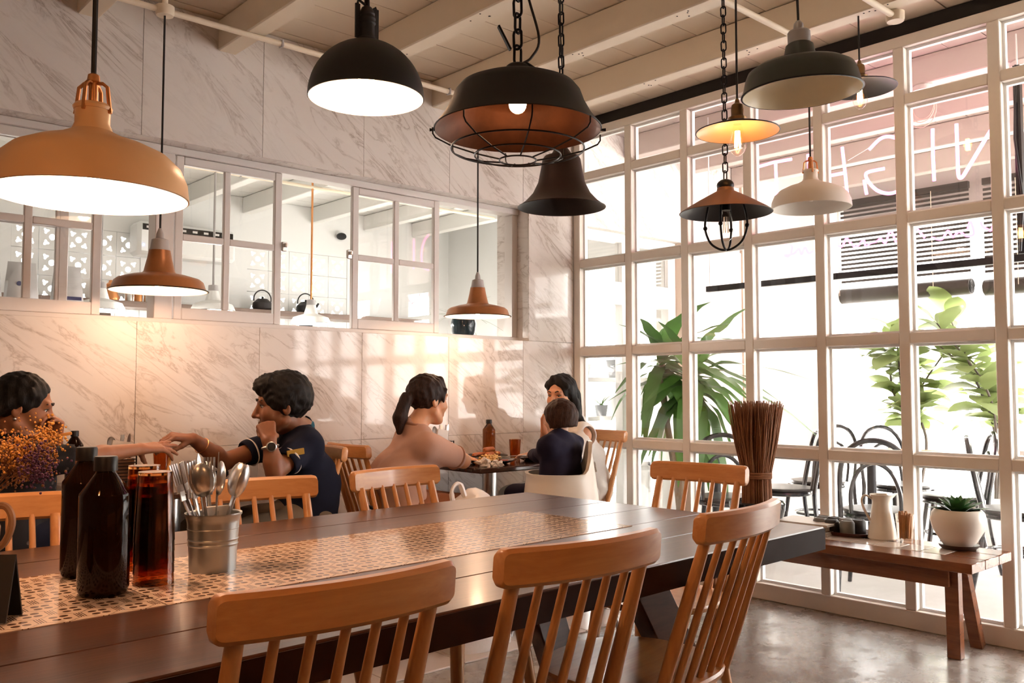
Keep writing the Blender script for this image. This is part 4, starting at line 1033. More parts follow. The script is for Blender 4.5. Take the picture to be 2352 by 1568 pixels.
def field_obj(fl, name, m, parent, smooth_it=2):
    V, Fq = fl.mesh()
    # light smoothing
    e = np.concatenate([Fq[:, [0, 1]], Fq[:, [1, 2]], Fq[:, [2, 3]], Fq[:, [3, 0]]])
    for it in range(smooth_it):
        S_ = np.zeros_like(V); C_ = np.zeros(len(V)); np.add.at(S_, e[:, 0], V[e[:, 1]]); np.add.at(C_, e[:, 0], 1); np.add.at(S_, e[:, 1], V[e[:, 0]]); np.add.at(C_, e[:, 1], 1)
        V = V*.5+.5*S_/np.maximum(C_, 1)[:, None]
    if parent is not None: V = V-np.array(parent.location)
    me = bpy.data.meshes.new(name); me.vertices.add(len(V)); me.vertices.foreach_set('co', V.astype(np.float32).ravel())
    me.loops.add(Fq.size); me.loops.foreach_set('vertex_index', Fq.astype(np.int32).ravel())
    me.polygons.add(len(Fq)); me.polygons.foreach_set('loop_start', np.arange(0, Fq.size, 4, dtype=np.int32)); me.update(calc_edges=True); me.validate()
    me.materials.append(m); me.shade_smooth()
    o = bpy.data.objects.new(name, me); COL.objects.link(o)
    if parent is not None: o.parent = parent
    return o
def V3(v): return np.array(v, float)
def nrm(v): v = V3(v); return v/np.linalg.norm(v)
def hairmat(name, c, c2):
    n = N(name); v = n.mapp(n.pos(), (260, 260, 26)); a = n('TexNoise', Vector=v, Scale=1., Detail=4., Distortion=.6).outputs['Fac']
    s = n.bsdf(Base_Color=n.ramp(a, [(.3, c), (.75, c2)]), Roughness=.6, Specular_IOR_Level=.25, Normal=n.bump(a, .5, .004)); return n.done(s.outputs[0])
def fabric(name, c, var=.1, sc=400.):
    n = N(name); a = n('TexNoise', Vector=n.pos(), Scale=sc, Detail=2.).outputs['Fac']; b = n('TexNoise', Vector=n.pos(), Scale=9., Detail=3.).outputs['Fac']
    f = n.math('ADD', n.math('MULTIPLY', a, .5), n.math('MULTIPLY', b, .5)); s = n.bsdf(Base_Color=n.mix(f, tuple(x*(1-var) for x in c), tuple(min(1, x*(1+var)) for x in c)), Roughness=.85, Normal=n.bump(a, .2, .002))
    s.inputs['Specular IOR Level'].default_value = .2; return n.done(s.outputs[0])
M_eyew = mat('eye_white', (.72, .68, .64), .2); M_iris = mat('iris', (.02, .012, .008), .1); M_browh = mat('eyebrow', (.015, .010, .008), .7)
def skin(name, c): return mat(name, c, .48, var=.10, scale=35, sss=.12)
def head_prims(fl, c, f, up, sc):
    f = nrm(f); up = nrm(V3(up)-f*(V3(up)@f)); r = np.cross(f, up); F = (r, f, up); c = V3(c)
    def L(x, y, z): return c+(r*x+f*y+up*z)*sc
    fl.ell(L(0, -.012, .035), (.073*sc, .094*sc, .084*sc), F, .02)
    fl.ell(L(0, .028, -.028), (.058*sc, .062*sc, .084*sc), F, .025)
    fl.ell(L(0, .055, -.088), (.026*sc, .026*sc, .024*sc), F, .02)
    for s in (-1, 1):
        fl.ell(L(s*.034, .055, -.022), (.030*sc, .030*sc, .030*sc), F, .02)
        fl.cap(L(s*.058, .0, -.055), L(s*.025, .055, -.095), .020*sc, .016*sc, .02)
    fl.cap(L(-.036, .080, .034), L(.036, .080, .034), .012*sc, .012*sc, .015)
    for s in (-1, 1): fl.ell(L(s*.031, .100, .012), (.016*sc, .020*sc, .0095*sc), F, .010*sc, 'sub')
    for s in (-1, 1): fl.cap(L(s*.018, .079, .0215), L(s*.045, .070, .0195), .0072*sc, .0062*sc, .006); fl.cap(L(s*.018, .078, -.001), L(s*.045, .069, .001), .006*sc, .0055*sc, .006)
    fl.cap(L(0, .084, .022), L(0, .108, -.024), .008*sc, .0125*sc, .008)
    for s in (-1, 1): fl.ell(L(s*.012, .094, -.030), (.009*sc, .011*sc, .008*sc), F, .006)
    fl.cap(L(-.019, .083, -.0555), L(.019, .083, -.0555), .0065*sc, .0065*sc, .006); fl.cap(L(0, .091, -.055), L(0, .0905, -.056), .007*sc, .007*sc, .006)
    fl.cap(L(-.015, .083, -.068), L(.015, .083, -.068), .0075*sc, .0075*sc, .006); fl.cap(L(0, .089, -.068), L(0, .0889, -.0685), .007*sc, .007*sc, .006)
    for s in (-1, 1):
        fl.ell(L(s*.074, -.010, -.004), (.009*sc, .018*sc, .030*sc), F, .008); fl.ell(L(s*.081, -.006, .0), (.005*sc, .009*sc, .016*sc), F, .005, 'sub')
    return L, F
def face_parts(t, L, F, sc):
    loc = V3(t.location)
    for s in (-1, 1):
        p = L(s*.031, .0705, .0115)-loc; MB().ball(p, .0118*sc, 14, 9).obj('eye', M_eyew, t)
        q = L(s*.031, .0785, .0095)-loc; MB().ball(q, .0054*sc, 10, 7).obj('iris', M_iris, t)
        lid = [L(s*.0165, .0835, .0125)-loc, L(s*.025, .0855, .0165)-loc, L(s*.036, .0835, .0165)-loc, L(s*.046, .0745, .0125)-loc]
        MB().tube(lid, [.0012*sc, .0019*sc, .0019*sc, .0013*sc], 6).obj('eyelashes', M_browh, t)
        b = [L(s*.014, .0935, .034)-loc, L(s*.030, .0925, .040)-loc, L(s*.050, .078, .034)-loc]
        MB().tube(b, [.003*sc, .0038*sc, .002*sc], 6).obj('eyebrow', M_browh, t)
def hand_prims(fl, W, d, n, right, curls, sc=1., thumb=(.6, .7, -.3), tc=.3, spread=.06):
    W = V3(W); d = nrm(d); n = nrm(V3(n)-d*(V3(n)@d)); l = np.cross(n, d)*(1 if right else -1); tips = []
    offs = (.029, .0095, -.010, -.028); seg = ((.042, .026, .021), (.046, .029, .022), (.043, .027, .021), (.033, .021, .018)); base = (.086, .090, .086, .078)
    for i in range(4):
        kn = W+(d*base[i]+l*offs[i])*sc; fl.cap(W+(l*offs[i]*.5)*sc, kn, .0135*sc, .0115*sc, .012*sc); p = kn; th = 0
        for j in range(3):
            th += curls[i][j]; dd = nrm(d*math.cos(th)-n*math.sin(th)+l*(offs[i]/.03)*spread*(1 if th < 1. else 0)); q = p+dd*seg[i][j]*sc
            fl.cap(p, q, (.0095-.001*j)*sc, (.0085-.001*j)*sc, .004*sc); p = q
        tips.append(p)
    p = W+(d*.022+l*.022-n*.004)*sc; fl.cap(W, p, .016*sc, .015*sc, .012*sc); t0 = nrm(d*thumb[0]+l*thumb[1]+n*thumb[2])
    for j, (sg, ra) in enumerate(((.042, .0125), (.032, .0105), (.024, .009))):
        dd = nrm(t0*math.cos(tc*j)+(d*.7-l*.5-n*.4)*math.sin(tc*j)); q = p+dd*sg*sc; fl.cap(p, q, ra*sc, ra*.88*sc, .006*sc); p = q
    return tips+[p]
def relaxed(c): return [(c, c*1.1, c*.7)]*4
FIST = [(1.35, 1.5, .9)]*4
def person(label, J, o):
    """J: joint positions; o: options. Builds body, clothing, hair as one thing."""
    J = {k: V3(v) for k, v in J.items()}; pts = np.array(list(J.values())); lo, hi = pts.min(0)-.20, pts.max(0)+.20; lo[2] = max(lo[2], -.0)
    t = thing('person', label, 'person', (float(J['pelvis'][0]), float(J['pelvis'][1]), 0)); S = o.get('s', 1.)
    fl = Field(lo, hi, o.get('res', .0045))
    def torso(fl, g, k=.05):
        lat = nrm(J['Lsh']-J['Rsh']); w = o.get('w', 1.)*S; ch = (J['Lsh']+J['Rsh'])/2
        mid = J['pelvis']*.5+ch*.5+V3(o.get('bend', (0, 0, 0)))
        for s in (-1, 1):
            fl.cap(ch+lat*s*.085*w-V3((0, 0, .05*S)), mid+lat*s*.06*w, .092*w+g, .090*w+g, k); fl.cap(mid+lat*s*.06*w, J['pelvis']+lat*s*.075*w, .090*w+g, .105*w+g, k)
        fl.cap(J['Lsh']-lat*.01, J['Rsh']+lat*.01, .052*S+g, .052*S+g, k)
        nb = J['neck']; fl.cap(ch+(nb-ch)*.35, nb, .070*S+g*.8, .054*S+g*.7, k)
        if o.get('bust'): 
            fw = nrm(np.cross(lat, V3((0, 0, 1)))*(-1)); 
            for s in (-1, 1): fl.ell(ch+lat*s*.07*S+fw*.085*S-V3((0, 0, .13*S)), (.065*S+g,)*3, np.eye(3), .04)
    torso(fl, 0)
    fwd = nrm(o['face']); L, F = head_prims(fl, J['head'], fwd, o.get('up', (0, 0, 1)), S*o.get('hs', 1.))
    fl.cap(J['neck'], L(0, -.018, -.055), .052*S, .050*S, .025)
    ar = o.get('arm', 1.)*S
    for sd in 'LR':
        if sd+'el' not in J: continue
        fl.cap(J[sd+'sh'], J[sd+'el'], .046*ar, .036*ar, .03); m_ = J[sd+'el']*.7+J[sd+'wr']*.3
        fl.cap(J[sd+'el'], m_, .036*ar, .038*ar, .015); fl.cap(m_, J[sd+'wr'], .038*ar, .025*ar, .015)
        h = o.get('hand'+sd)
        if h: hand_prims(fl, J[sd+'wr'], h['d'], h['n'], sd == 'R', h['c'], h.get('sc', 1.)*S, h.get('th', (.6, .7, -.3)), h.get('tc', .3), h.get('sp', .06))
    def legs(fl, g, k=.03):
        for sd in 'LR':
            if sd+'kn' in J: 
                lat = nrm(J['Lsh']-J['Rsh'])*(1 if sd == 'L' else -1); hp = J['pelvis']+lat*.085*S
                fl.cap(hp, J[sd+'kn'], .085*S+g, .058*S+g, k); fl.cap(J[sd+'kn'], J[sd+'an'], .056*S+g, .038*S+g, k)
    legs(fl, 0)
    body = field_obj(fl, 'body', o['skin'], t); del fl
    face_parts(t, L, F, S*o.get('hs', 1.))
    # clothing
    fl = Field(lo, hi, .006); g = o.get('fit', .010); torso(fl, g)
    sl = o.get('sleeve', .55)
    for sd in 'LR':
        if sd+'el' in J and sl > 0:
            e = J[sd+'sh']+(J[sd+'el']-J[sd+'sh'])*min(sl, 1); fl.cap(J[sd+'sh'], e, .050*ar+g*1.1, .047*ar+g*.8, .035)
            if sl > 1: fl.cap(J[sd+'el'], J[sd+'el']+(J[sd+'wr']-J[sd+'el'])*(sl-1), .044*ar+g, .034*ar+g, .02)
    fl.wrinkle(.0050*S, 30/S)
    # cut the neckline and the sleeve ends clean
    nk = J['neck']; fl.ell(nk+(L(0, 0, 0)-L(0, 0, .1))*0+V3((0, 0, .030*S))+fwd*.02, (.060*S, .060*S, .040*S), np.eye(3), .008, 'sub')
    for sd in 'LR':
        if sd+'el' in J and 0 < sl < 1:
            a, b = J[sd+'sh'], J[sd+'el']; e = a+(b-a)*sl; dd = nrm(b-a); fl.cap(e+dd*.055*ar, b+dd*.02, .06*ar, .06*ar, .004, 'sub')
    if o.get('cutshirt'): o['cutshirt'](fl, J)
    shirt = field_obj(fl, 'shirt', o['shirt'], t); del fl
    if 'Lkn' in J:
        fl = Field(np.array([lo[0], lo[1], 0]), np.array([hi[0], hi[1], J['pelvis'][2]+.13]), .008); lat = nrm(J['Lsh']-J['Rsh'])
        for s in (-1, 1): fl.cap(J['pelvis']+lat*s*.07*S, J['pelvis']+lat*s*.07*S+V3((0, 0, .03)), .108*S, .104*S, .04)
        legs(fl, .010, .04); fl.wrinkle(.003, 30); field_obj(fl, 'trousers', o['trousers'], t); del fl
        for sd in 'LR':
            an = J[sd+'an']; fw = nrm(np.cross(lat, V3((0, 0, 1)))*(-1)); fl = Field(an-.22, an+.22, .008); fl.cap(an+V3((0, 0, -.03)), an+fw*.13*S+V3((0, 0, -.045)), .042*S, .034*S, .02)
            fl.plane((0, 0, an[2]-.075), (0, 0, -1)); field_obj(fl, 'shoe', o.get('shoe', M_rubber), t)
    # hair
    hs = S*o.get('hs', 1.); c = J['head']; fl = Field(c-.36*hs, c+.26*hs, .0045); o['hair'](fl, L, F, hs); fl.strands(F[2], .0016*hs, 230/hs); field_obj(fl, 'hair', o['hairm'], t, 1)
    return t, L, F
def hair_cap(fl, L, F, hs, off, noise=0., nf=70., nape=-.06, brow=.062, front=.052):
    r = (.0745+off*.75, .0955+off*.8, .085+off); fl.ell(L(0, -.014-off*.35, .036+off*.35), tuple(x*hs for x in r), F, .01, 'add', noise*hs, nf/hs)
    fl.ell(L(0, .100, -.035), (.088*hs, .066*hs, (.035+brow)*hs), F, .010*hs, 'sub')
    fl.ell(L(0, .045, -.075), (.10*hs, .058*hs, .080*hs), F, .012*hs, 'sub')
    p = L(0, 0, nape); up = F[2]; fl.plane(p, -up*1.0)
def PT(px, py, Y): return V3(at(px, py, 'y', Y))
# ---- the man in the navy polo
M_navy = fabric('navy_polo', (.006, .008, .021)); M_khaki = fabric('khaki_trousers', (.16, .12, .085)); SK1 = skin('brown_skin', (.235, .090, .042))
H_black = hairmat('black_hair', (.0025, .0022, .0022), (.012, .009, .008))
J = dict(head=PT(647, 934, 3.55), neck=PT(692, 988, 3.60), Lsh=PT(702, 1022, 3.44), Rsh=PT(655, 1010, 3.77), Lel=PT(632, 1084, 3.355), Lwr=PT(618, 1012, 3.38), Rel=PT(515, 1060, 3.72), Rwr=PT(443, 1008, 3.66), pelvis=PT(702, 1195, 3.62))
J.update(Lkn=(1.58, 3.48, .50), Rkn=(1.58, 3.74, .50), Lan=(1.60, 3.48, .085), Ran=(1.60, 3.74, .085))
def hair_man(fl, L, F, hs):
    hair_cap(fl, L, F, hs, .020, .0020, 120, -.075, .060)
    for x, y, z, r in ((-.03, .045, .100, .034), (.03, .045, .100, .034), (0, .062, .098, .030), (0, .085, .090, .016), (.028, .078, .088, .017), (-.028, .078, .088, .017)): fl.ell(L(x, y, z), (r*hs,)*3, F, .025*hs, 'add', .0025, 130)
man, L, F = person('man in navy polo shirt, chin on fist, reaching across the table', J, dict(face=(-.93, .36, -.10), skin=SK1, shirt=M_navy, trousers=M_khaki, hair=hair_man, hairm=H_black, sleeve=.62, fit=.013, bend=(.05, 0, 0), s=1.03, hs=1.05,
  handL=dict(d=(.02, .09, .10), n=(-.35, -.90, .25), c=FIST, th=(.5, .3, -.6), tc=.6), handR=dict(d=(-.93, -.05, .16), n=(.15, -.25, 1), c=[(.55, .55, .35), (.65, .6, .4), (.7, .6, .4), (.75, .6, .4)], th=(.75, .35, -.5))))
ml = V3(man.location)
M_cuff = mat('white_cuff_stripe', (.72, .68, .62), .8); M_patch = mat('mustard_patch', (.36, .21, .03), .8); M_teal = mat('teal_collar', (.01, .10, .15), .8)
def ring_around(a, b, f, R, m, nm, t, th=.006, w=.012):
    a, b = V3(a), V3(b); c = a+(b-a)*f; d = Vector(nrm(b-a)); u_ = d.orthogonal().normalized(); v_ = d.cross(u_); loc = Vector(t.location)
    MB().tube([Vector(c)+(u_*math.cos(q)+v_*math.sin(q))*R-loc for q in np.linspace(0, 2*PI, 33)[:-1]], th, 6, True).obj(nm, m, t)
for sd in 'LR': ring_around(J[sd+'sh'], J[sd+'el'], .585, .060, M_cuff, 'cuff_stripe', man, .0045)
q = J['Lsh']*.56+J['Lel']*.44+V3((-.02, -.062, .022)); 
MB().box(tuple(q-ml), (.075, .006, .026), Matrix.Rotation(math.radians(-8), 3, 'Y') @ Matrix.Rotation(math.radians(-8), 3, 'Z'), .002).obj('sleeve_patch', M_patch, man)
nk = J['neck']; ring_around(nk+V3((.01, 0, -.03)), nk+V3((-.03, 0, .03)), .45, .060, M_teal, 'collar', man, .014)
wc = J['Lwr']*.78+J['Lel']*.22; ring_around(J['Lwr'], J['Lel'], .2, .0315, M_steel, 'watch_band', man, .006)
wd = nrm(V3((-.35, -.93, .1))); R_ = Vector(wd).to_track_quat('Z', 'Y').to_matrix().to_4x4(); R_.translation = Vector(J['Lwr']*.8+J['Lel']*.2+wd*.031-ml)
MB().lathe([(.020, -.006), (.021, 0), (.021, .006), (.018, .008)], 20, T=R_).obj('watch_case', M_steel, man); MB().lathe([(0, .0085), (.017, .0085), (.017, .0075)], 20, T=R_).obj('watch_dial', M_matte, man)
ring_around(J['Rwr'], J['Rel'], .28, .034, M_copper, 'bracelet', man, .0018)
# ---- the woman in the dark floral top
def floral():
    n = N('dark_floral'); v = n('TexVoronoi', Vector=n.pos(), Scale=26.); f = n.ramp(v.outputs['Distance'], [(.18, 1.), (.24, 0.)]); g = n('TexNoise', Vector=n.pos(), Scale=14.).outputs['Fac']
    s = n.bsdf(Base_Color=n.mix(n.math('MULTIPLY', f, n.ramp(g, [(.48, 0.), (.58, .7)])), (.010, .010, .014), (.22, .17, .16)), Roughness=.85); return n.done(s.outputs[0])
SK2 = skin('warm_brown_skin', (.345, .140, .068))
J = dict(head=PT(52, 938, 3.50), neck=PT(36, 1016, 3.50), Rsh=PT(58, 1058, 3.34), Lsh=PT(50, 1042, 3.68), Rel=PT(196, 1050, 3.30), Rwr=PT(322, 1031, 3.40), Lel=PT(110, 1075, 3.56), Lwr=PT(128, 1018, 3.47), pelvis=PT(20, 1225, 3.52))
J.update(Lkn=(1.22, 3.66, .50), Rkn=(1.22, 3.42, .50), Lan=(1.18, 3.66, .085), Ran=(1.18, 3.42, .085))
def hair_w1(fl, L, F, hs):
    hair_cap(fl, L, F, hs, .010, .0012, 120, -.085, .092); fl.ell(L(0, -.105, -.02), (.05*hs, .045*hs, .05*hs), F, .02, 'add', .003, 80)
    for s in (-1, 1): fl.cap(L(s*.066, .015, .06), L(s*.062, -.06, -.01), .018*hs, .03*hs, .02)
    fl.cap(L(.0, -.10, -.05), L(.02, -.12, -.16), .03*hs, .02*hs, .02)
w1, L, F = person('woman in dark floral top reaching out with open palm-down hand', J, dict(face=(.93, -.34, -.24), skin=SK2, shirt=floral(), trousers=M_navy, hair=hair_w1, hairm=H_black, sleeve=.72, fit=.014, bust=True, s=.96, arm=.9,
  handR=dict(d=(.86, .33, .03), n=(-.1, -.35, 1), c=[(.0, .02, .0), (.05, .05, .05), (.25, .2, .1), (.45, .35, .2)], th=(.55, .35, -.85), tc=.25, sp=.12, sc=1.05), handL=dict(d=(-.05, -.1, 1), n=(.8, .4, 0), c=[(1.0, 1.0, .6)]*4, th=(.6, .5, -.4))))
l1 = V3(w1.location); MB().ball(tuple(L(.083, -.006, -.038)-l1), .006, 10, 7).obj('earring', M_steel, w1)
MB().ball(tuple(L(.012, .102, -.030)-l1), .0028, 8, 6).obj('nose_stud', M_steel, w1)
# ---- the woman in the salmon shirt
SK3 = skin('light_skin', (.66, .33, .18)); M_salm = fabric('salmon_shirt', (.52, .31, .235)); M_rustp = fabric('rust_trousers', (.26, .09, .04)); H_brown = hairmat('dark_brown_hair', (.007, .0035, .003), (.040, .016, .009))
J = dict(head=PT(984, 921, 3.49), neck=PT(950, 984, 3.49), Rsh=PT(985, 1024, 3.33), Lsh=PT(932, 1008, 3.67), Rel=PT(1064, 1058, 3.37), Rwr=PT(1052, 1054, 3.60), Lel=PT(1010, 1048, 3.72), Lwr=PT(1040, 1050, 3.64), pelvis=PT(925, 1168, 3.50))
J.update(Lkn=(2.98, 3.62, .50), Rkn=(2.98, 3.38, .50), Lan=(2.92, 3.62, .085), Ran=(2.92, 3.38, .085))
def hair_w2(fl, L, F, hs):
    hair_cap(fl, L, F, hs, .013, .0012, 120, -.08, .085)
    for x in (-.034, -.017, 0, .017, .034): fl.cap(L(x, .045, .106), L(x*1.1, .084-.3*abs(x), .052), .016*hs, .008*hs, .022)
    for s in (-1, 1): fl.cap(L(s*.072, .045, .06), L(s*.074, .04, .0), .012*hs, .006*hs, .012)
    fl.cap(L(0, -.10, .015), L(0, -.135, .005), .022*hs, .026*hs, .012); fl.cap(L(0, -.135, .005), L(0, -.165, -.09), .030*hs, .034*hs, .015); fl.cap(L(0, -.165, -.09), L(0, -.165, -.155), .034*hs, .018*hs, .015)
w2, L, F = person('woman in salmon shirt with ponytail leaning on the cafe table', J, dict(face=(.985, -.02, -.06), skin=SK3, shirt=M_salm, trousers=M_rustp, hair=hair_w2, hairm=H_brown, sleeve=.80, fit=.012, bend=(-.08, 0, .0), bust=True, s=.97,
  handR=dict(d=(-.2, .95, 0), n=(0, 0, 1), c=relaxed(.3)), handL=dict(d=(.5, -.85, 0), n=(0, 0, 1), c=relaxed(.3))))
l2 = Vector(w2.location); MB().tube([Vector(L(.027*math.cos(a), -.112, .013+.027*math.sin(a)))-l2 for a in np.linspace(0, 2*PI, 20)[:-1]], .006, 6, True).obj('hair_tie', M_rubber, w2)
M_hem = fabric('salmon_hem', (.34, .17, .115))
ring_around(J['neck']+V3((0, 0, -.01)), J['neck']+V3((.012, 0, .03)), .5, .060, M_hem, 'neckband', w2, .007)
for sd in 'LR': ring_around(J[sd+'sh'], J[sd+'el'], .76, .0555, M_hem, 'sleeve_hem', w2, .005)
# ---- the woman in white
SK4 = skin('tan_skin', (.52, .24, .13)); M_lace = fabric('white_lace', (.72, .69, .65), .08, 160.)
J = dict(head=PT(1289, 910, 3.64), neck=PT(1318, 968, 3.68), Lsh=PT(1338, 1000, 3.52), Rsh=PT(1296, 994, 3.84), Lel=PT(1312, 1062, 3.44), Lwr=PT(1275, 1045, 3.62), Rel=PT(1250, 1045, 3.78), Rwr=PT(1252, 990, 3.62), pelvis=PT(1352, 1115, 3.64))
J.update(Lkn=(3.42, 3.52, .50), Rkn=(3.42, 3.78, .50), Lan=(3.46, 3.52, .085), Ran=(3.46, 3.78, .085))
def hair_w3(fl, L, F, hs):
    hair_cap(fl, L, F, hs, .014, .0012, 120, -.075, .090)
    for s in (-1, 1):
        fl.cap(L(s*.070, .005, .06), L(s*.078, -.03, -.05), .020*hs, .026*hs, .02); fl.cap(L(s*.078, -.03, -.05), L(s*.090, -.045, -.14), .026*hs, .020*hs, .02); fl.cap(L(s*.090, -.045, -.14), L(s*.130, -.05, -.165), .018*hs, .008*hs, .02)
        fl.cap(L(s*.015, .055, .118), L(s*.068, .05, .07), .018*hs, .016*hs, .02)
    for x in (-.05, 0, .05): fl.cap(L(x, -.085, .0), L(x*1.2, -.10, -.15), .035*hs, .022*hs, .02)
def cold(fl, J):
    for sd in 'LR': fl.ell(J[sd+'sh']+V3((0, -.03 if sd == 'L' else .03, .0)), (.062, .062, .055), np.eye(3), .006, 'sub')
w3, L, F = person('woman in white cold-shoulder lace top sitting by the glass wall', J, dict(face=(-.97, -.24, -.10), skin=SK4, shirt=M_lace, trousers=M_lace, hair=hair_w3, hairm=H_black, sleeve=1.15, fit=.022, bust=True, s=.95, cutshirt=cold,
  handR=dict(d=(-.1, -.25, 1), n=(.2, .9, .2), c=relaxed(.5)), handL=dict(d=(-.9, .3, .1), n=(0, 0, 1), c=relaxed(.4))))
# ---- toddler
SK5 = skin('fair_skin', (.62, .36, .25)); M_navyt = fabric('navy_tee', (.012, .010, .026)); H_kid = hairmat('chestnut_hair', (.014, .006, .004), (.075, .032, .018))
KX, KY = 3.06, 3.03
J = dict(head=PT(1284, 962, 3.06), neck=PT(1284, 1000, 3.04), Lsh=PT(1258, 1022, 3.02), Rsh=PT(1318, 1018, 3.08), Lel=PT(1240, 1046, 3.16), Lwr=PT(1212, 1044, 3.42), Rel=PT(1318, 1060, 3.16), Rwr=PT(1268, 1068, 3.30), pelvis=(KX, KY, .625))
J.update(Lkn=(KX-.11, KY+.20, .60), Rkn=(KX+.05, KY+.22, .60), Lan=(KX-.10, KY+.22, .46), Ran=(KX+.05, KY+.24, .46))
def hair_kid(fl, L, F, hs):
    fl.ell(L(0, -.016, .034), (.096*hs, .116*hs, .104*hs), F, .01, 'add', .001, 90); fl.cap(L(0, -.03, .0), L(0, -.03, -.03), .098*hs, .094*hs, .03)
    fl.ell(L(0, .105, -.04), (.095*hs, .07*hs, .09*hs), F, .012, 'sub'); fl.plane(L(0, 0, -.062), -F[2])
kid, L, F = person('toddler in navy tee in the white high chair, seen from behind', J, dict(face=(-.25, .96, -.12), skin=SK5, shirt=M_navyt, trousers=M_navyt, hair=hair_kid, hairm=H_kid, sleeve=1.5, fit=.012, s=.58, hs=1.24, w=1.12,
  handL=dict(d=(-.2, .9, -.1), n=(0, 0, 1), c=relaxed(.5)), handR=dict(d=(-.6, .6, .1), n=(0, 0, 1), c=relaxed(.5))))
# ================================================================== SMALL THINGS
def world_on_table(px, py, z=ZT): p = at(px, py, 'z', z); return (p.x, p.y, z+.0013)
def amber(name, c, r=.06):
    n = N(name); b = n.bsdf(Base_Color=c4(c), Roughness=r, IOR=1.45); b.inputs['Transmission Weight'].default_value = 1.; return n.done(b.outputs[0])
M_amber = amber('amber_glass', (.30, .075, .012)); M_amberd = mat('dark_amber_bottle', (.009, .003, .0015), .06, spec=.22); M_tumb = amber('amber_tumbler_glass', (.62, .25, .07))
M_capb = mat('black_plastic_cap', (.012, .012, .013), .4)
def bottle(label, loc, h, r, m):
    k = h/.247; t = thing('amber_bottle', label, 'bottle', loc, group='dark amber bottles')
    MB().lathe([(0, .004), (r*.8, 0), (r*.93, .004*k), (r, .014*k), (r, .176*k), (r*.985, .181*k), (r*.42, .216*k), (r*.38, .220*k), (r*.38, .226*k), (0, .226*k)], 36).obj('glass_body', m, t)
    c = MB().lathe([(r*.46, .221*k), (r*.46, .244*k), (r*.43, .247*k), (0, .247*k)], 36).obj('screw_cap', M_capb, t); return t
bottle('dark amber bottle on the long table, in front of another bottle', world_on_table(236, 1366), .246, .0435, M_amberd)
bottle('dark amber bottle on the long table, partly hidden behind another bottle', world_on_table(192, 1322), .252, .0435, M_amberd)
def tumbler(t_label, loc, z, grp, h=.13, inv=True, r0=.031, r1=.0372):
    t = MB(); th = .0022
    if inv: P = [(0, h), (r0, h), (r1, 0), (r1-th, 0), (r0-th, h-.006), (0, h-.006)]
    else: P = [(0, 0), (r0, 0), (r1, h), (r1-th, h), (r0-th, .008), (0, .008)]
    o = t.lathe(P[::-1] if inv else P, 28).obj('tumbler', M_tumb, None, True, 50); o.location = (loc[0], loc[1], loc[2]+z); return tag(o, t_label, 'glass', grp)
for nm, px, py, n_ in (('in front of the other stack', 352, 1340, 5), ('behind the other stack', 327, 1306, 5)):
    l = world_on_table(px, py)
    for i in range(n_): tumbler(('bottom', 'second from bottom', 'middle', 'second from top', 'topmost')[i]+' upturned amber tumbler of the stack '+nm, l, i*.020, 'amber tumblers stacked on the long table')
# bucket with cutlery
M_galv = mat('galvanised_steel', (.42, .43, .42), .36, .85, var=.12, scale=18)
bl = world_on_table(488, 1309); bucket = thing('cutlery_bucket', 'galvanised steel bucket full of cutlery on the long table', 'bucket', bl)
P = [(.046, 0), (.0475, .045), (.0480, .050), (.0500, .053), (.0482, .056), (.0485, .060), (.0505, .063), (.0487, .066), (.0490, .082), (.0512, .085), (.0497, .088), (.0535, .108), (.0565, .112), (.0565, .116), (.0525, .114), (.045, .004)]
MB().lathe([(0, .001)]+P+[(0, .004)], 40).obj('pail', M_galv, bucket)
def fork_mesh(): 
    m = MB(); m.bar((0, 0, 0), (0, .004, .125), .0055, .0022); m.bar((0, .004, .125), (0, 0, .142), .012, .002)
    m.box((0, .001, .147), (.022, .002, .014))
    for i in range(4): m.bar((-.0093+.0062*i, .0015, .150), (-.009+.006*i, -.003, .192), .0034, .0018)
    return m
def spoon_mesh():
    m = MB(); m.bar((0, 0, 0), (0, .004, .125), .0055, .0022); V = []; F = []; K = 18
    for j, (s, dz) in enumerate(((1., 0), (.92, -.003), (.6, -.0075), (.15, -.0095))):
        for k in range(K): a = 2*PI*k/K; V.append((.0205*s*math.cos(a), dz+.002, .155+.031*s*math.sin(a)))
    for j in range(3):
        for k in range(K): l = (k+1) % K; F.append((j*K+k, j*K+l, (j+1)*K+l, (j+1)*K+k))
    F.append(tuple(range(3*K, 4*K))); m.add(V, F); V2 = [(x, y+.0018, z) for x, y, z in V]; m.add(V2, [tuple(reversed(f)) for f in F])
    return m
def knife_mesh(): m = MB(); m.bar((0, 0, 0), (0, 0, .095), .010, .005); m.add([(x, y, z) for y in (-.0007, .0007) for x, z in ((-.007, .095), (.007, .095), (.009, .17), (.006, .192), (.001, .20), (-.006, .185), (-.007, .16))], [(0, 1, 2, 3, 4, 5, 6), (13, 12, 11, 10, 9, 8, 7)]+[(i, (i+1) % 7+0, (i+1) % 7+7, i+7) for i in range(7)]); return m
meshes = {}
def utensil(kind, loc, tilt, az, label, grp, spin=0., sc=1.):
    if kind not in meshes: o = {'fork': fork_mesh, 'spoon': spoon_mesh, 'knife': knife_mesh}[kind]().obj(kind, M_steel, None); meshes[kind] = o.data
    else: o = bpy.data.objects.new(kind, meshes[kind]); COL.objects.link(o)
    o.location = loc; R = Matrix.Rotation(az, 4, 'Z') @ Matrix.Rotation(tilt, 4, 'Y') @ Matrix.Rotation(-az+spin, 4, 'Z'); o.rotation_euler = R.to_euler(); o.scale = (sc,)*3
    return tag(o, label, kind, grp)
azr = math.atan2(RGT.y, RGT.x); G_ = 'cutlery in the steel bucket'
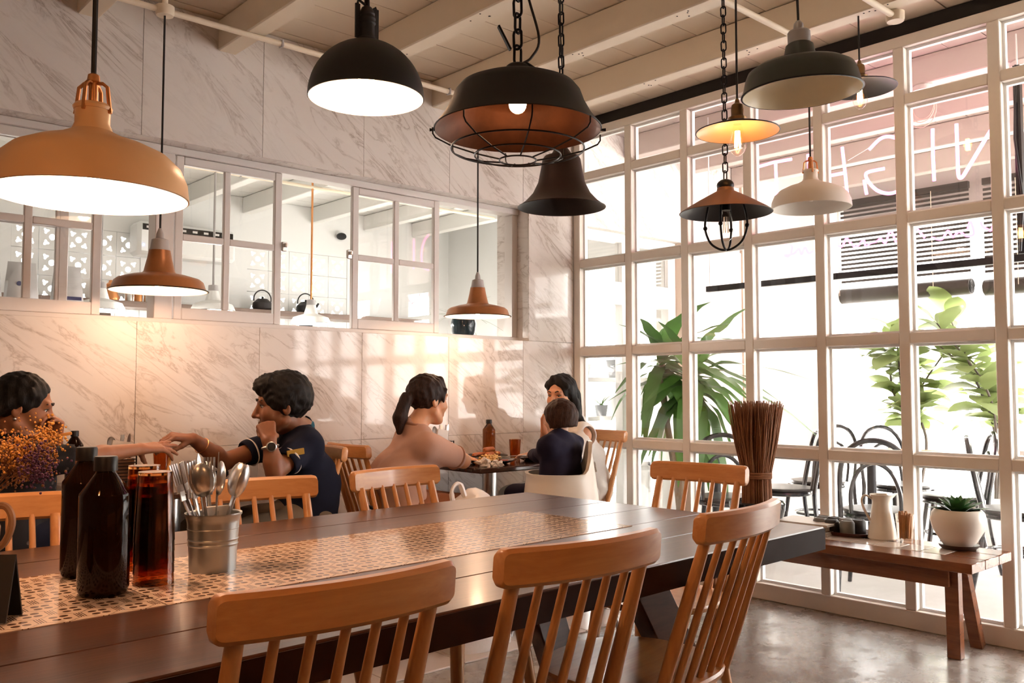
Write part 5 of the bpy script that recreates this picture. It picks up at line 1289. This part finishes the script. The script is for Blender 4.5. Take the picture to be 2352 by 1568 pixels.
for kind, a, tl, sp, lab in (('fork', azr+PI, .40, .5, 'leaning to the far left of the bunch'), ('fork', azr+PI-.4, .34, .2, 'upright among other forks'), ('fork', azr+PI+.4, .30, .9, 'upright among other forks'), ('fork', azr+PI+.9, .25, .4, 'upright among other forks'), ('fork', azr+PI-1., .20, 0, 'upright among other forks'),
      ('spoon', azr+.1, .32, azr+PI/2, 'with its bowl tipped outward over the rim'), ('spoon', azr-.5, .10, azr+PI/2+.1, 'with a large bowl facing the room'), ('spoon', azr+.8, .26, azr-.6, 'with its bowl tipped outward over the rim'), ('spoon', azr+2.2, .22, azr+1., 'turned edge-on beside the forks'), ('spoon', azr-2., .18, azr+.4, 'turned edge-on beside the forks'),
      ('knife', azr+PI-.2, .16, .6, 'standing upright beside the forks'), ('knife', azr+1.6, .12, 1.2, 'standing upright beside the forks')):
    dr_ = .020; utensil(kind, (bl[0]+dr_*math.cos(a)*(.1), bl[1]+dr_*math.sin(a)*.1, bl[2]+.008), tl, a, 'steel %s in the bucket %s' % (kind, lab), G_, sp, 1.15)
M_paper = mat('white_paper', (.78, .74, .70), .8)
o = MB().box((0, 0, .055), (.05, .004, .09), Matrix.Rotation(.25, 3, 'X')).box((.012, .012, .05), (.055, .003, .085), Matrix.Rotation(.1, 3, 'X')).obj('paper_napkins', M_paper, None); o.location = (bl[0]+.010, bl[1]+.018, bl[2]+.028); tag(o, 'white paper napkins tucked into the steel cutlery bucket', 'napkin')
# menu card stand at the edge of the table
q = world_on_table(-62, 1432); t = thing('menu_stand', 'black folded menu card standing on the inlay of the long table', 'menu', q, math.radians(-35))
MB().box((0, 0, .052), (.11, .004, .105), Matrix.Rotation(-.30, 3, 'X')).obj('front_card', M_capb, t); MB().box((0, .030, .050), (.11, .004, .105), Matrix.Rotation(.30, 3, 'X')).obj('back_card', M_capb, t)
# jug of dried flowers
q = Vector(world_on_table(-78, 1305)); t = thing('dried_flower_jug', 'brown clay jug of golden dried flowers on the long table', 'vase', q)
M_clay = mat('tan_clay', (.42, .22, .11), .55, var=.1)
MB().lathe([(0, .002), (.045, 0), (.058, .04), (.060, .08), (.048, .12), (.045, .135), (.042, .135), (.045, .12), (.055, .08), (.05, .01), (0, .008)], 32).obj('jug', M_clay, t)
MB().tube(spline([Vector(RGT)*.044+Vector((0, 0, .125)), Vector(RGT)*.078+Vector((0, 0, .125)), Vector(RGT)*.092+Vector((0, 0, .095)), Vector(RGT)*.080+Vector((0, 0, .055)), Vector(RGT)*.057+Vector((0, 0, .035))], 6), .0075, 8).obj('handle', M_clay, t)
M_dry = [mat('golden_dried_flower', (.55, .25, .05), .9, var=.4, scale=60), mat('brown_dried_flower', (.22, .09, .035), .9, var=.4, scale=60), mat('purple_dried_flower', (.09, .03, .07), .9, var=.4, scale=60)]
rnd = random.Random(21)
for i in range(13):
    a = rnd.uniform(0, 2*PI); rr = rnd.uniform(.02, .10); tip = Vector((rr*math.cos(a), rr*math.sin(a), rnd.uniform(.17, .262)))+Vector(RGT)*rnd.uniform(.02, .10)
    MB().tube(spline([(0, 0, .1), tip*.6+Vector((0, 0, .05)), tip], 5), .0015, 5).obj('stem', M_dry[1], t)
    m = MB()
    for j in range(300):
        p = tip+Vector((rnd.gauss(0, .018), rnd.gauss(0, .018), rnd.gauss(0, .020))); s = rnd.uniform(.0014, .0034); m.ball(p, s, 5, 4)
    o = m.obj('flower_head', M_dry[0 if tip.z > .235 else rnd.choice([0, 1, 1, 2])], t); o['kind'] = 'stuff'

# ---- high chair
M_plast = mat('cream_white_plastic', (.76, .69, .60), .32, var=.02)
hc = thing('high_chair', 'cream white plastic high chair with arched back at the cafe table', 'high chair', (KX, KY, 0), math.radians(140)-PI/2)
V = []; F = []; NA = 48; Z = 10
def hz(ph): return .712+.150*math.exp(-(ph/.66)**4)
def hr(ph, f): 
    e = 2.6; c, s = math.cos(ph), math.sin(ph); R = (abs(c/.165)**e+abs(s/.175)**e)**(-1/e); return R*(1.16-.20*f-.10*max(0, math.cos(ph))*f*f*(1 if abs(ph) < PI/2 else 0))
for lay in (0, 1):
    for i in range(NA):
        ph = -PI+2*PI*i/NA; zt = hz(ph); z0 = .50
        for j in range(Z+1):
            f = j/Z; z = z0+(zt-z0)*f; r = hr(ph, f)-(.008 if lay else 0)+(.010 if f > .97 and not lay else 0)
            V.append((r*math.sin(ph), -r*math.cos(ph), z))
n1 = NA*(Z+1)
for i in range(NA):
    k = (i+1) % NA
    for j in range(Z):
        a, b, c, d = i*(Z+1)+j, k*(Z+1)+j, k*(Z+1)+j+1, i*(Z+1)+j+1; F += [(a, b, c, d), (n1+d, n1+c, n1+b, n1+a)]
    F += [(i*(Z+1)+Z, k*(Z+1)+Z, n1+k*(Z+1)+Z, n1+i*(Z+1)+Z), (k*(Z+1), i*(Z+1), n1+i*(Z+1), n1+k*(Z+1))]
MB().add(V, F).obj('seat_shell', M_plast, hc, True, 60)
MB().lathe([(0, .50), (.185, .50), (.185, .515), (0, .515)], 36).obj('seat_pan', M_plast, hc)
n = N('printed_label'); bk = n('TexBrick', Vector=n.mapp(n.obj(), (260, 1, 260)), Scale=1.); n.t.links.new(n.bsdf(Base_Color=n.mix(n.ramp(n('TexNoise', Vector=n.mapp(n.obj(), (500, 1, 240)), Scale=1.).outputs['Fac'], [(.5, 0.), (.56, 1.)], 'CONSTANT'), (.72, .65, .56), (.22, .19, .17)), Roughness=.5).outputs[0], n.out.inputs[0])
MB().box((.035, -.172, .735), (.045, .002, .05), Matrix.Rotation(.18, 3, 'Z') @ Matrix.Rotation(-.18, 3, 'X')).obj('warning_label', n.m, hc)
M_leg = mat('grey_metal_leg', (.35, .35, .36), .35, .7)
for sx in (-1, 1):
    for sy in (-1, 1): MB().tube([(sx*.12, sy*.12, .50), (sx*.25, sy*.25, 0)], .0125, 12).obj('leg', M_leg, hc)

# ---- cafe table by the family
CT = Vector((3.15, 3.66, ZB))
def on2(px, py): p = at(px, py, 'z', ZB); return (p.x, p.y, ZB)
bottle('dark amber bottle on the cafe table beside the marble wall', (3.36, 3.90, ZB), .21, .037, M_amber)
tumbler('amber tumbler of water standing beside the amber bottle on the cafe table', (3.38, 3.70, ZB), 0, 'single tumblers', .105, False, .027, .034)
wtr = MB().lathe([(0, .009), (.0245, .009), (.028, .06), (0, .06)], 24).obj('water', M_clear, None); wtr.location = (3.38, 3.70, ZB); tag(wtr, 'water filling half of the amber tumbler on the cafe table', 'water')
M_plate = mat('black_glazed_plate', (.018, .014, .012), .15)
def plate(label, loc, r=.125):
    o = MB().lathe([(0, .0), (r*.6, 0), (r*.72, .006), (r, .020), (r*.985, .0235), (r*.70, .010), (0, .007)], 40).obj('plate', M_plate, None); o.location = loc; return tag(o, label, 'plate')
pl1 = (3.04, 3.52, ZB); plate('black plate of egg and sauce on the cafe table near the tissues', pl1, .14)
pl2 = (3.22, 3.76, ZB); plate('black plate of sausages on the cafe table behind the egg plate', pl2, .12)
pl3 = (3.34, 3.48, ZB); plate('black plate in front of the toddler on the cafe table', pl3, .11)
M_saus = mat('browned_sausage', (.42, .12, .035), .35, var=.3, scale=40); M_egg = mat('scrambled_egg', (.80, .52, .20), .5, var=.25, scale=50); M_sauce = mat('red_sauce', (.40, .05, .015), .2); M_cream2 = mat('cream_topping', (.78, .70, .60), .5)
for i, (dx, dy, dz, a) in enumerate(((-.05, .0, .026, .2), (.0, -.03, .026, .5), (.055, .02, .026, -.2), (.02, .0, .052, .35))):
    pts = spline([(-.055, 0, 0), (0, .006, .001), (.055, 0, 0)], 5); o = MB().tube(pts, [.008]+[.0125]*9+[.008], 12).obj('sausage', M_saus, None); o.location = (pl2[0]+dx, pl2[1]+dy, ZB+dz); o.rotation_euler = (0, 0, a); tag(o, 'browned sausage on the black plate' if i < 3 else 'browned sausage lying on top of the other sausages', 'sausage', 'sausages on the plate')
rnd = random.Random(8); m = MB()
for i in range(80): m.ball((rnd.gauss(0, .024), rnd.gauss(0, .022), .014+abs(rnd.gauss(0, .016))), (rnd.uniform(.005, .012), rnd.uniform(.004, .010), rnd.uniform(.003, .008)), 7, 5)
o = m.obj('scrambled_egg', M_egg, None); o.location = pl1; o['kind'] = 'stuff'; o['label'] = 'heap of scrambled egg on the black plate'; o['category'] = 'food'
m = MB(); 
for i in range(9): m.ball((.055+rnd.gauss(0, .014), -.01+rnd.gauss(0, .014), .012), (.012, .012, .006), 8, 5)
o = m.obj('red_sauce', M_sauce, None); o.location = pl1; o['kind'] = 'stuff'; o['label'] = 'red sauce on the black egg plate'; o['category'] = 'food'
utensil('spoon', (pl1[0]+.03, pl1[1]-.03, ZB+.033), 1.52, azr-.1, 'steel spoon lying across the black egg plate', 'cutlery on the cafe table', azr+PI/2)
def crumple(label, loc, r, seed, m):
    rn = random.Random(seed); b = MB(); V = []; 
    bm = bmesh.new(); bmesh.ops.create_icosphere(bm, subdivisions=3, radius=r)
    for v_ in bm.verts: v_.co *= 1+.75*mnoise.noise(v_.co*(1.6/r)+Vector((seed, 0, 0)))+.45*mnoise.noise(v_.co*(4/r)); v_.co.z = max(v_.co.z*.75, -r*.35)
    bm.verts.index_update(); b.add([v_.co[:] for v_ in bm.verts], [tuple(v_.index for v_ in f.verts) for f in bm.faces]); bm.free()
    o = b.obj('tissue', m, None, False); o.location = (loc[0], loc[1], loc[2]+r*.35); return tag(o, label, 'tissue')
crumple('crumpled white tissue beside the elbow of the woman in salmon', (2.90, 3.40, ZB), .034, 3, M_paper); crumple('crumpled white tissue against the egg plate', (2.955, 3.365, ZB), .030, 9, M_paper)
# wire caddies
def caddy(label, loc, grp):
    t = thing('cutlery_caddy', label, 'caddy', loc); w_, d_, h_ = .10, .08, .11
    MB().box((0, 0, .004), (w_, d_, .004)).obj('base', M_plate, t)
    for i in range(8):
        z = .012+i*.0135; MB().tube([(-w_/2, -d_/2, z), (w_/2, -d_/2, z), (w_/2, d_/2, z), (-w_/2, d_/2, z)], .0022, 5, True).obj('wire', M_plate, t)
    for sx in (-1, 1):
        for sy in (-1, 1): MB().tube([(sx*w_/2, sy*d_/2, 0), (sx*w_/2, sy*d_/2, h_)], .0032, 6).obj('corner_rod', M_plate, t)
    M_in = M_rustp
    MB().box((0, 0, .05), (w_-.012, d_-.012, .088)).obj('liner', mat('brown_card', (.16, .07, .03), .7), t)
    o = MB().box((-.012, -.018, .125), (.07, .006, .09), Matrix.Rotation(.18, 3, 'Y')).box((-.008, -.008, .125), (.07, .006, .085), Matrix.Rotation(.1, 3, 'Y')).obj('napkin_stack', M_paper, None); o.location = loc; tag(o, 'white napkins standing in the '+grp, 'napkin')
    for i, (kd, a, tl) in enumerate((('fork', .3, .08), ('spoon', 2.5, .15), ('fork', 1.2, .12), ('knife', -.8, .10))):
        utensil(kd, (loc[0]+.018*math.cos(a), loc[1]+.012*math.sin(a), loc[2]+.012), tl, a, 'steel %s standing in the %s' % (kd, grp)+(', tilted most' if i == 1 else ''), 'cutlery in the '+grp, azr+PI/2+a, .95)
caddy('black wire cutlery caddy on the cafe table of the family', (2.94, 3.80, ZB), 'wire caddy of the family')
caddy('black wire cutlery caddy on the cafe table of the couple', (1.30, 3.86, ZB), 'wire caddy of the couple')
# couple's table
bottle('dark bottle with black cap on the cafe table of the couple', (1.13, 3.90, ZB), .215, .034, M_amberd)
tumbler('amber tumbler standing alone on the cafe table of the couple', (1.44, 3.78, ZB), 0, 'single tumblers', .12, False, .027, .035)
plate('black side plate on the cafe table of the couple', (1.16, 3.66, ZB), .085)
o = MB().box((0, 0, .018), (.15, .09, .03), None, .008).obj('wallet', M_capb, None); o.location = (1.62, 3.72, ZB+.003); o.rotation_euler = (0, 0, .3); tag(o, 'black wallet lying on the cafe table near the man', 'wallet')
M_fry = mat('fried_potato', (.75, .30, .06), .5)
fp = at(383, 1072, 'y', 3.44); o = MB().bar((0, 0, -.032), (.012, 0, .036), .011, .011, (0, 1, 0), .002).obj('french_fry', M_fry, None); o.location = fp; tag(o, 'french fry held below the open hand of the woman in floral', 'fries')
fp = at(138, 1000, 'y', 3.44); o = MB().bar((-.03, 0, -.004), (.036, -.01, .008), .011, .011, (0, 1, 0), .002).obj('french_fry', M_fry, None); o.location = fp; tag(o, 'french fry held near the mouth of the woman in floral', 'fries')
# bag on the lap, black bag by the chairs
def bag(name, label, loc, r, m, seed, sz, cat):
    bm = bmesh.new(); bmesh.ops.create_icosphere(bm, subdivisions=4, radius=1)
    for v_ in bm.verts:
        n0 = mnoise.noise(v_.co*1.4+Vector((seed, 0, 0)))*.22+mnoise.noise(v_.co*4+Vector((0, seed, 0)))*.07; c = v_.co*(1+n0); zq = math.copysign(abs(c.z)**.75, c.z); wq = (1-abs(v_.co.z)**4)**.25/max(.05, math.sqrt(max(0, 1-v_.co.z**2))) if abs(v_.co.z) < .999 else 1; wq = min(wq, 1.5); v_.co = Vector((c.x*r[0]*wq, c.y*r[1]*wq, max(zq, -.7)*r[2]))
    bm.verts.index_update(); b = MB().add([v_.co[:] for v_ in bm.verts], [tuple(v_.index for v_ in f.verts) for f in bm.faces]); bm.free()
    t = thing(name, label, cat, (loc[0], loc[1], loc[2])); b.V = [(x, y, z+.7*r[2]) for x, y, z in b.V]; b.obj('bag_body', m, t)
    return t
M_plasticbag = mat('white_plastic_film', (.78, .72, .68), .35, bump=.4, scale=25)
tb = bag('plastic_bag', 'white plastic carrier bag beside the knees of the woman in salmon', (2.50, 3.02, 0), (.17, .13, .385), M_plasticbag, 3, 1, 'bag')
MB().tube(spline([(-.09, 0, .58), (-.10, .01, .67), (-.05, .02, .70), (-.02, .01, .62)], 6), [.012]*6+[.008]*7+[.012]*6, 6).obj('handle', M_plasticbag, tb)
tb2 = bag('black_bag', 'black bag on the floor behind the chair of the woman in salmon', (2.20, 3.36, 0), (.12, .15, .33), M_matte, 5, 1, 'bag'); MB().tube(spline([(0, -.08, .50), (0, -.04, .58), (0, .04, .58), (0, .08, .50)], 5), .008, 6).obj('strap', M_matte, tb2)

# ---- things on the bench
def onb(px, py, z=BZ): p = at(px, py, 'z', z); return Vector((min(max(p.x, BX0+.1), BX1-.10), p.y, z+.001))
# pot with the twig broom
pt = Vector((3.93, 2.505, BZ)); pot = thing('black_planter', 'black glazed pot holding the twig broom on the bench', 'pot', pt)
M_blackg = mat('black_glaze', (.010, .011, .013), .10, var=.3, scale=14)
MB().lathe([(0, .002), (.085, 0), (.115, .03), (.135, .09), (.138, .125), (.130, .132), (.125, .125), (.12, .09), (.10, .025), (0, .02)], 40).obj('pot_body', M_blackg, pot)
br = thing('twig_broom', 'upright bundle of brown twigs tied at the waist in a black pot', 'broom', pt+Vector((0, 0, .02)))
M_twig = mat('brown_twig', (.22, .085, .032), .75, var=.5, scale=20); rnd = random.Random(2); m = MB(); HB = at(1745, 925, 'x', pt.x).z-BZ-.02
for i in range(620):
    a = rnd.uniform(0, 2*PI); q = math.sqrt(rnd.random()); r0, r1, r2 = .075*q, .068*q, .135*q; z1 = .235; h = HB*rnd.uniform(.93, 1.02); da = rnd.uniform(-.25, .25)
    m.tube([(r0*math.cos(a), r0*math.sin(a), 0), (r1*math.cos(a), r1*math.sin(a), z1), ((r1+(r2-r1)*.55)*math.cos(a+da*.5), (r1+(r2-r1)*.55)*math.sin(a+da*.5), z1+(h-z1)*.5), (r2*math.cos(a+da), r2*math.sin(a+da), h)], [.0032, .003, .0026, .0014], 4, False, False)
o = m.obj('twigs', M_twig, br); o['kind'] = 'stuff'
for z in (.228, .236, .244, .252): MB().tube(arc((0, 0, z), .072, 0, 2*PI*31/32, 31), .0048, 6, True).obj('binding', M_twig, br)
# books
bp = Vector((3.98, 2.262, BZ)); M_cov = [mat('grey_cover', (.52, .47, .43), .5), mat('brown_cover', (.30, .19, .11), .5), mat('pale_cover', (.66, .62, .56), .4)]
z = BZ+.001
for i, (lab, h, w_, d_, a) in enumerate((('grey paperback at the bottom of the pile on the bench', .018, .20, .27, .12), ('thick brown book in the middle of the pile on the bench', .026, .19, .25, -.10), ('pale magazine on top of the pile of books on the bench', .010, .21, .28, .05))):
    t = thing('book', lab, 'book', (bp.x+.01*i, bp.y, z), a, 'books piled on the bench'); c = M_cov[i]
    MB().box((0, 0, h/2), (w_-.006, d_-.006, h-.004)).obj('pages', M_paper, t); MB().box((0, 0, h-.0012), (w_, d_, .0024)).obj('front_cover', c, t); MB().box((0, 0, .0012), (w_, d_, .0024)).obj('back_cover', c, t); MB().box((-w_/2+.001, 0, h/2), (.002, d_, h)).obj('spine', c, t); z += h
# tray of cups
tp = onb(1944, 1222); tr = MB(); M_tray = mat('dark_red_wood_tray', (.085, .022, .016), .3, var=.2)
V = []; F = []; K = 32
for (s, zz) in ((.80, 0), (.98, .018), (1., .020), (.97, .020), (.80, .006)):
    for k in range(K):
        a = 2*PI*k/K; e = 3.5; c, s_ = math.cos(a), math.sin(a); r = (abs(c/.100)**e+abs(s_/.165)**e)**(-1/e); V.append((r*c*s, r*s_*s, zz))
for j in range(4):
    for k in range(K): l = (k+1) % K; F.append((j*K+k, j*K+l, (j+1)*K+l, (j+1)*K+k))
F.append(tuple(reversed(range(K)))); F.append(tuple(range(4*K, 5*K)))
o = tr.add(V, F).obj('serving_tray', M_tray, None); o.location = tp; tag(o, 'dark red wooden tray of upturned cups on the bench', 'tray')
M_cups = [mat('grey_stoneware', (.17, .175, .165), .55, var=.2, scale=60), mat('black_stoneware', (.02, .02, .022), .5)]
cp = None
for i, (dx, dy, c) in enumerate(((-.035, .062, 0), (-.04, .012, 1), (-.03, -.045, 0), (.028, .08, 0), (.03, .035, 1), (.032, -.01, 0), (.035, -.06, 1))):
    o = MB().lathe([(.0265, 0), (.028, .004), (.0275, .045), (.022, .053), (.018, .053), (.018, .051), (0, .051)], 24).obj('stoneware_cup', M_cups[c], None); o.location = tp+Vector((dx*1.15, dy*1.25, .0065)); o.scale = (1.2,)*3; tag(o, ('grey' if c == 0 else 'black')+' upturned stoneware cup on the dark red tray', 'cup', 'upturned cups on the tray')
# enamel jug
jp = onb(2058, 1230); t = thing('enamel_jug', 'tall white enamel jug with handle on the bench beside the tray', 'jug', jp); M_enam = mat('cream_white_enamel', (.74, .69, .60), .22)
MB().lathe([(0, .002), (.060, 0), (.064, .006), (.058, .05), (.046, .13), (.041, .165), (.043, .182), (.052, .203), (.050, .204), (.040, .182), (.038, .165), (.055, .05), (.058, .01), (0, .008)], 40).obj('jug_body', M_enam, t)
sp_ = Vector(RGT)*.050; V = [sp_*.6+Vector((0, 0, .200))+Vector(FWD)*.02, sp_*.6+Vector((0, 0, .200))-Vector(FWD)*.02, sp_*1.55+Vector((0, 0, .210)), sp_*.8+Vector((0, 0, .172))]
MB().add([v_[:] for v_ in V], [(0, 2, 1), (0, 3, 2), (1, 2, 3)]).obj('spout', M_enam, t)
nl = -Vector(RGT); MB().tube(spline([nl*.045+Vector((0, 0, .185)), nl*.075+Vector((0, 0, .20)), nl*.092+Vector((0, 0, .178)), nl*.080+Vector((0, 0, .135)), nl*.054+Vector((0, 0, .085))], 6), .0055, 8).obj('handle', M_enam, t)
# glass of sugar sticks
gp = onb(2112, 1236); t = thing('stick_glass', 'small clear glass of brown sugar sticks on the bench', 'glass', gp); t.scale = (1.2, 1.2, 1.35)
MB().lathe([(0, 0), (.026, 0), (.034, .092), (.0322, .092), (.0245, .010), (0, .010)], 24).obj('glass', M_clear, t); rnd = random.Random(6)
M_stick = mat('brown_paper_stick', (.42, .20, .07), .6, var=.3, scale=30)
for i in range(16):
    a = rnd.uniform(0, 2*PI); q = rnd.uniform(0, .018); MB().tube([(q*math.cos(a), q*math.sin(a), .012), (q*1.25*math.cos(a+.3), q*1.25*math.sin(a+.3), rnd.uniform(.085, .104))], .0042, 6).obj('sugar_stick', M_stick, t)
# succulent pot
sp = onb(2236, 1250); t = thing('succulent_pot', 'rounded white pot of green succulent on a dark saucer on the bench', 'plant', sp); t.scale = (1.12,)*3; M_wpot = mat('white_ceramic', (.76, .70, .63), .25)
MB().lathe([(0, 0), (.060, 0), (.070, .010), (.072, .018), (.060, .014), (0, .012)], 36).obj('saucer', mat('dark_saucer', (.05, .03, .022), .4), t)
MB().lathe([(0, .012), (.052, .012), (.066, .03), (.092, .075), (.100, .110), (.094, .138), (.082, .152), (.078, .150), (.086, .135), (.09, .11), (.06, .04), (0, .03)], 44).obj('pot', M_wpot, t)
MB().lathe([(0, .135), (.084, .135)], 24).obj('soil', mat('soil', (.03, .02, .015), .9), t)
sl = leaf_mesh('succulent_leaf', .085, .017, M_succ, lambda q: max(.06, math.sin(PI*min(1, .25+q*.75))**.7), .18, .35, 0, 8)
for i in range(26): a = i*2.4; e = .35+1.0*(i/26); put_leaf(sl, 'leaf', t, (.028*math.cos(a)*(1-i/30), .028*math.sin(a)*(1-i/30), .138), (math.cos(a)*math.cos(e), math.sin(a)*math.cos(e), math.sin(e)), (0,0,1), 1.1-.3*(i/26))

# ---- sill plant in the strip window, and kitchen things
q = Vector((3.44, YA+.215, ZS)); t = thing('spider_plant', 'dark blue glazed pot with trailing spider plant on the window sill', 'plant', q)
M_blue = mat('dark_blue_glaze', (.014, .030, .042), .12, var=.5, scale=30)
MB().lathe([(0, .001), (.055, 0), (.072, .05), (.078, .10), (.070, .135), (.064, .135), (.07, .10), (0, .09)], 36).obj('pot', M_blue, t)
sl2 = leaf_mesh('spider_leaf', .24, .006, M_drac, lambda q: 1-q*.85, 1.0, .2, 0, 10); rnd = random.Random(3)
for i in range(18): a = i*2.4; put_leaf(sl2, 'leaf', t, (.03*math.cos(a), .03*math.sin(a), .11), (math.cos(a), math.sin(a)*.55, rnd.uniform(.5, 1.6)), (0,0,1), rnd.uniform(.7, 1.05))
M_kwood = wood('kitchen_shelf_wood', (.13, .085, .065), (.22, .15, .12), .5, 1, 0)
ks = thing('kitchen_shelf', 'brown wall shelf under the breeze blocks in the kitchen', 'shelf', (3.0, YK-.14, 1.80)); MB().box((.55, 0, 0), (3.9, .26, .05), None, .003).obj('board', M_kwood, ks)
for x in (-1.2, 0, 1.2, 2.3): MB().box((x, .02, -.08), (.03, .2, .12)).obj('bracket', M_black, ks)
ks2 = thing('kitchen_counter', 'brown ledge with coffee bags just inside the strip window', 'shelf', (1.0, 5.1, 0)); MB().box((0, 0, 1.49), (1.2, .3, .05), None, .003).obj('board', M_kwood, ks2)
for x in (-.55, .55): MB().box((x, 0, .735), (.05, .26, 1.46)).obj('support', M_kit, ks2)
M_foil = mat('silver_foil_bag', (.62, .62, .62), .38, .35, bump=.3, scale=14); M_lab = mat('yellow_label', (.70, .48, .12), .6); M_nav = mat('navy_print', (.05, .06, .16), .6)
for i, (x, lab, mk) in enumerate(((.80, 'white foil coffee bag with a yellow label', 0), (1.03, 'white foil coffee bag with small round logo beside the yellow labelled one', 1), (1.20, 'white foil coffee bag with round logo and dark stamp above', 1), (1.42, 'white foil coffee bag with a navy band of print', 2))):
    t = thing('coffee_bag', lab, 'coffee bag', (x, 5.1, 1.516), 0, 'coffee bags on the kitchen ledge'); b = MB(); V = []; F = []; K = 16
    for (w_, d_, z) in ((.075, .04, 0), (.08, .045, .06), (.075, .035, .15), (.068, .012, .22), (.066, .003, .25)):
        for k in range(K): a = 2*PI*k/K; e = 4; c, s_ = math.cos(a), math.sin(a); r = (abs(c/w_)**e+abs(s_/d_)**e)**(-1/e); V.append((r*c, r*s_, z))
    for j in range(4):
        for k in range(K): l = (k+1) % K; F.append((j*K+k, j*K+l, (j+1)*K+l, (j+1)*K+k))
    F += [tuple(reversed(range(K))), tuple(range(4*K, 5*K))]; b.add(V, F).obj('foil_pouch', M_foil, t)
    if mk == 0: MB().box((.01, -.044, .09), (.05, .002, .06), Matrix.Rotation(-.06, 3, 'X')).obj('label', M_lab, t)
    if mk <= 1: MB().lathe([(0, 0), (.012, 0), (.012, .002), (0, .002)], 16, T=Matrix.Translation((-.02, -.043, .135)) @ Matrix.Rotation(PI/2, 4, 'X')).obj('logo', M_nav, t)
    if mk == 2:
        MB().box((0, -.047, .075), (.12, .002, .018)).obj('print_band', M_nav, t); MB().box((-.01, -.047, .058), (.09, .002, .005)).obj('print_line', mat('orange_print', (.6, .2, .1), .6), t)
def kettle(x, label):
    t = thing('iron_kettle', label, 'kettle', (x, YK-.15, 1.826), 0, 'iron kettles on the kitchen shelf'); M_iron = mat('cast_iron', (.03, .028, .028), .5, .6, bump=.3, scale=80)
    MB().lathe([(0, 0), (.075, 0), (.09, .03), (.085, .07), (.05, .10), (.045, .105), (0, .108)], 28).obj('kettle_body', M_iron, t); MB().ball((0, 0, .117), .011, 10, 7).obj('lid_knob', M_iron, t)
    MB().tube([(.08, 0, .05), (.115, 0, .07), (.135, 0, .10)], [.018, .013, .009], 10).obj('spout', M_iron, t)
    MB().tube(arc((0, 0, .10), .085, -.2, PI+.2, 20, 'xz'), .006, 8).obj('bail_handle', M_iron, t)
kettle(3.74, 'cast iron kettle on the kitchen shelf behind the closed sash'); kettle(4.18, 'cast iron kettle on the kitchen shelf seen through the open window')
mk = thing('moka_pot', 'copper kettle with spout and handle on the kitchen shelf behind the copper lamp', 'kettle', (2.42, YK-.15, 1.826)); MB().lathe([(0, 0), (.06, 0), (.065, .03), (.04, .09), (.045, .13), (.02, .15), (.018, .165), (0, .17)], 24).obj('pot_body', M_copper, mk); MB().tube([(-.05, 0, .05), (-.10, 0, .10), (-.11, 0, .15)], [.012, .009, .007], 8).obj('spout', M_copper, mk)
for i in range(6):
    o = MB().lathe([(0, 0), (.033, 0), (.033, .09), (.028, .10), (0, .10)], 18).obj('steel_canister', M_steel if i % 2 == 0 else M_copper, None); o.location = (2.56+i*.075, YK-.15, 1.826); tag(o, ('steel' if i % 2 == 0 else 'copper')+' canister in a row on the kitchen shelf', 'canister', 'canisters on the kitchen shelf')
ac = thing('air_conditioner', 'white wall air conditioner high on the kitchen wall', 'air conditioner', (3.02, YK-.12, 2.36)); MB().box((0, 0, 0), (.85, .22, .28), None, .03).obj('case', M_kit, ac); MB().box((0, -.112, .09), (.78, .006, .05)).obj('vent', M_plate, ac)
for i in range(8): MB().box((-.34+i*.097, -.117, .09), (.04, .004, .018)).obj('vent_louvre', M_alu, ac)
MB().ball((-.38, -.112, -.06), .008, 8, 6).obj('indicator', emat('blue_indicator', (.2, .4, 1.), 6.), ac)
cm = thing('security_camera', 'small black dome camera high on the kitchen wall', 'camera', (4.62, YK-.02, 2.62)); MB().ball((0, -.03, 0), (.05, .05, .035)).obj('dome', M_matte, cm); MB().box((0, 0, .03), (.06, .04, .02)).obj('mount', M_kit, cm)
dc = thing('door_closer', 'silver door closer above the glazed kitchen door', 'door closer', (XKR-.03, 6.05, 2.26)); MB().box((0, 0, 0), (.06, .24, .06), None, .01).obj('closer_body', M_steel, dc); MB().bar((-.03, -.02, -.03), (-.16, .16, -.05), .02, .008).obj('closer_arm', M_steel, dc)
conduit('white conduit pipe crossing the kitchen above the enamel lamps', (.6, 6.2, ZP), (5.4, 6.2, ZP), (), ((2.9, 6.2, ZP),))

# ================================================================== third level: pieces that belong to a part
SUBS = (('iris', 'eye'), ('eyelashes', 'eye'), ('cuff_stripe', 'shirt'), ('sleeve_patch', 'shirt'), ('collar', 'shirt'), ('neckband', 'shirt'), ('sleeve_hem', 'shirt'), ('watch_case', 'watch_band'), ('watch_dial', 'watch_band'), ('hair_tie', 'hair'),
        ('shade_lining', 'shade'), ('filament', 'bulb'), ('print_band', 'foil_pouch'), ('print_line', 'foil_pouch'), ('logo', 'foil_pouch'), ('lid_knob', 'kettle_body'), ('vent_louvre', 'vent'), ('stretcher_ring', 'leg'), ('warning_label', 'seat_shell'), ('closer_arm', 'closer_body'), ('soil', 'pot'), ('cable_grip', 'cap'))
KIDS = {}
for o in bpy.data.objects: KIDS.setdefault(o.parent, []).append(o)
def stem_name(o): return o.name.rsplit('.', 1)[0] if o.name[-3:].isdigit() else o.name
for root in [o for o in bpy.data.objects if o.parent is None and 'label' in o]:
    names = {}
    for c in KIDS.get(root, []): names.setdefault(stem_name(c), []).append(c)
    for a, b in SUBS:
        if a in names and b in names:
            for i, c in enumerate(names[a]):
                c.parent = names[b][min(i, len(names[b])-1)] if len(names[a]) == len(names[b]) else names[b][0]
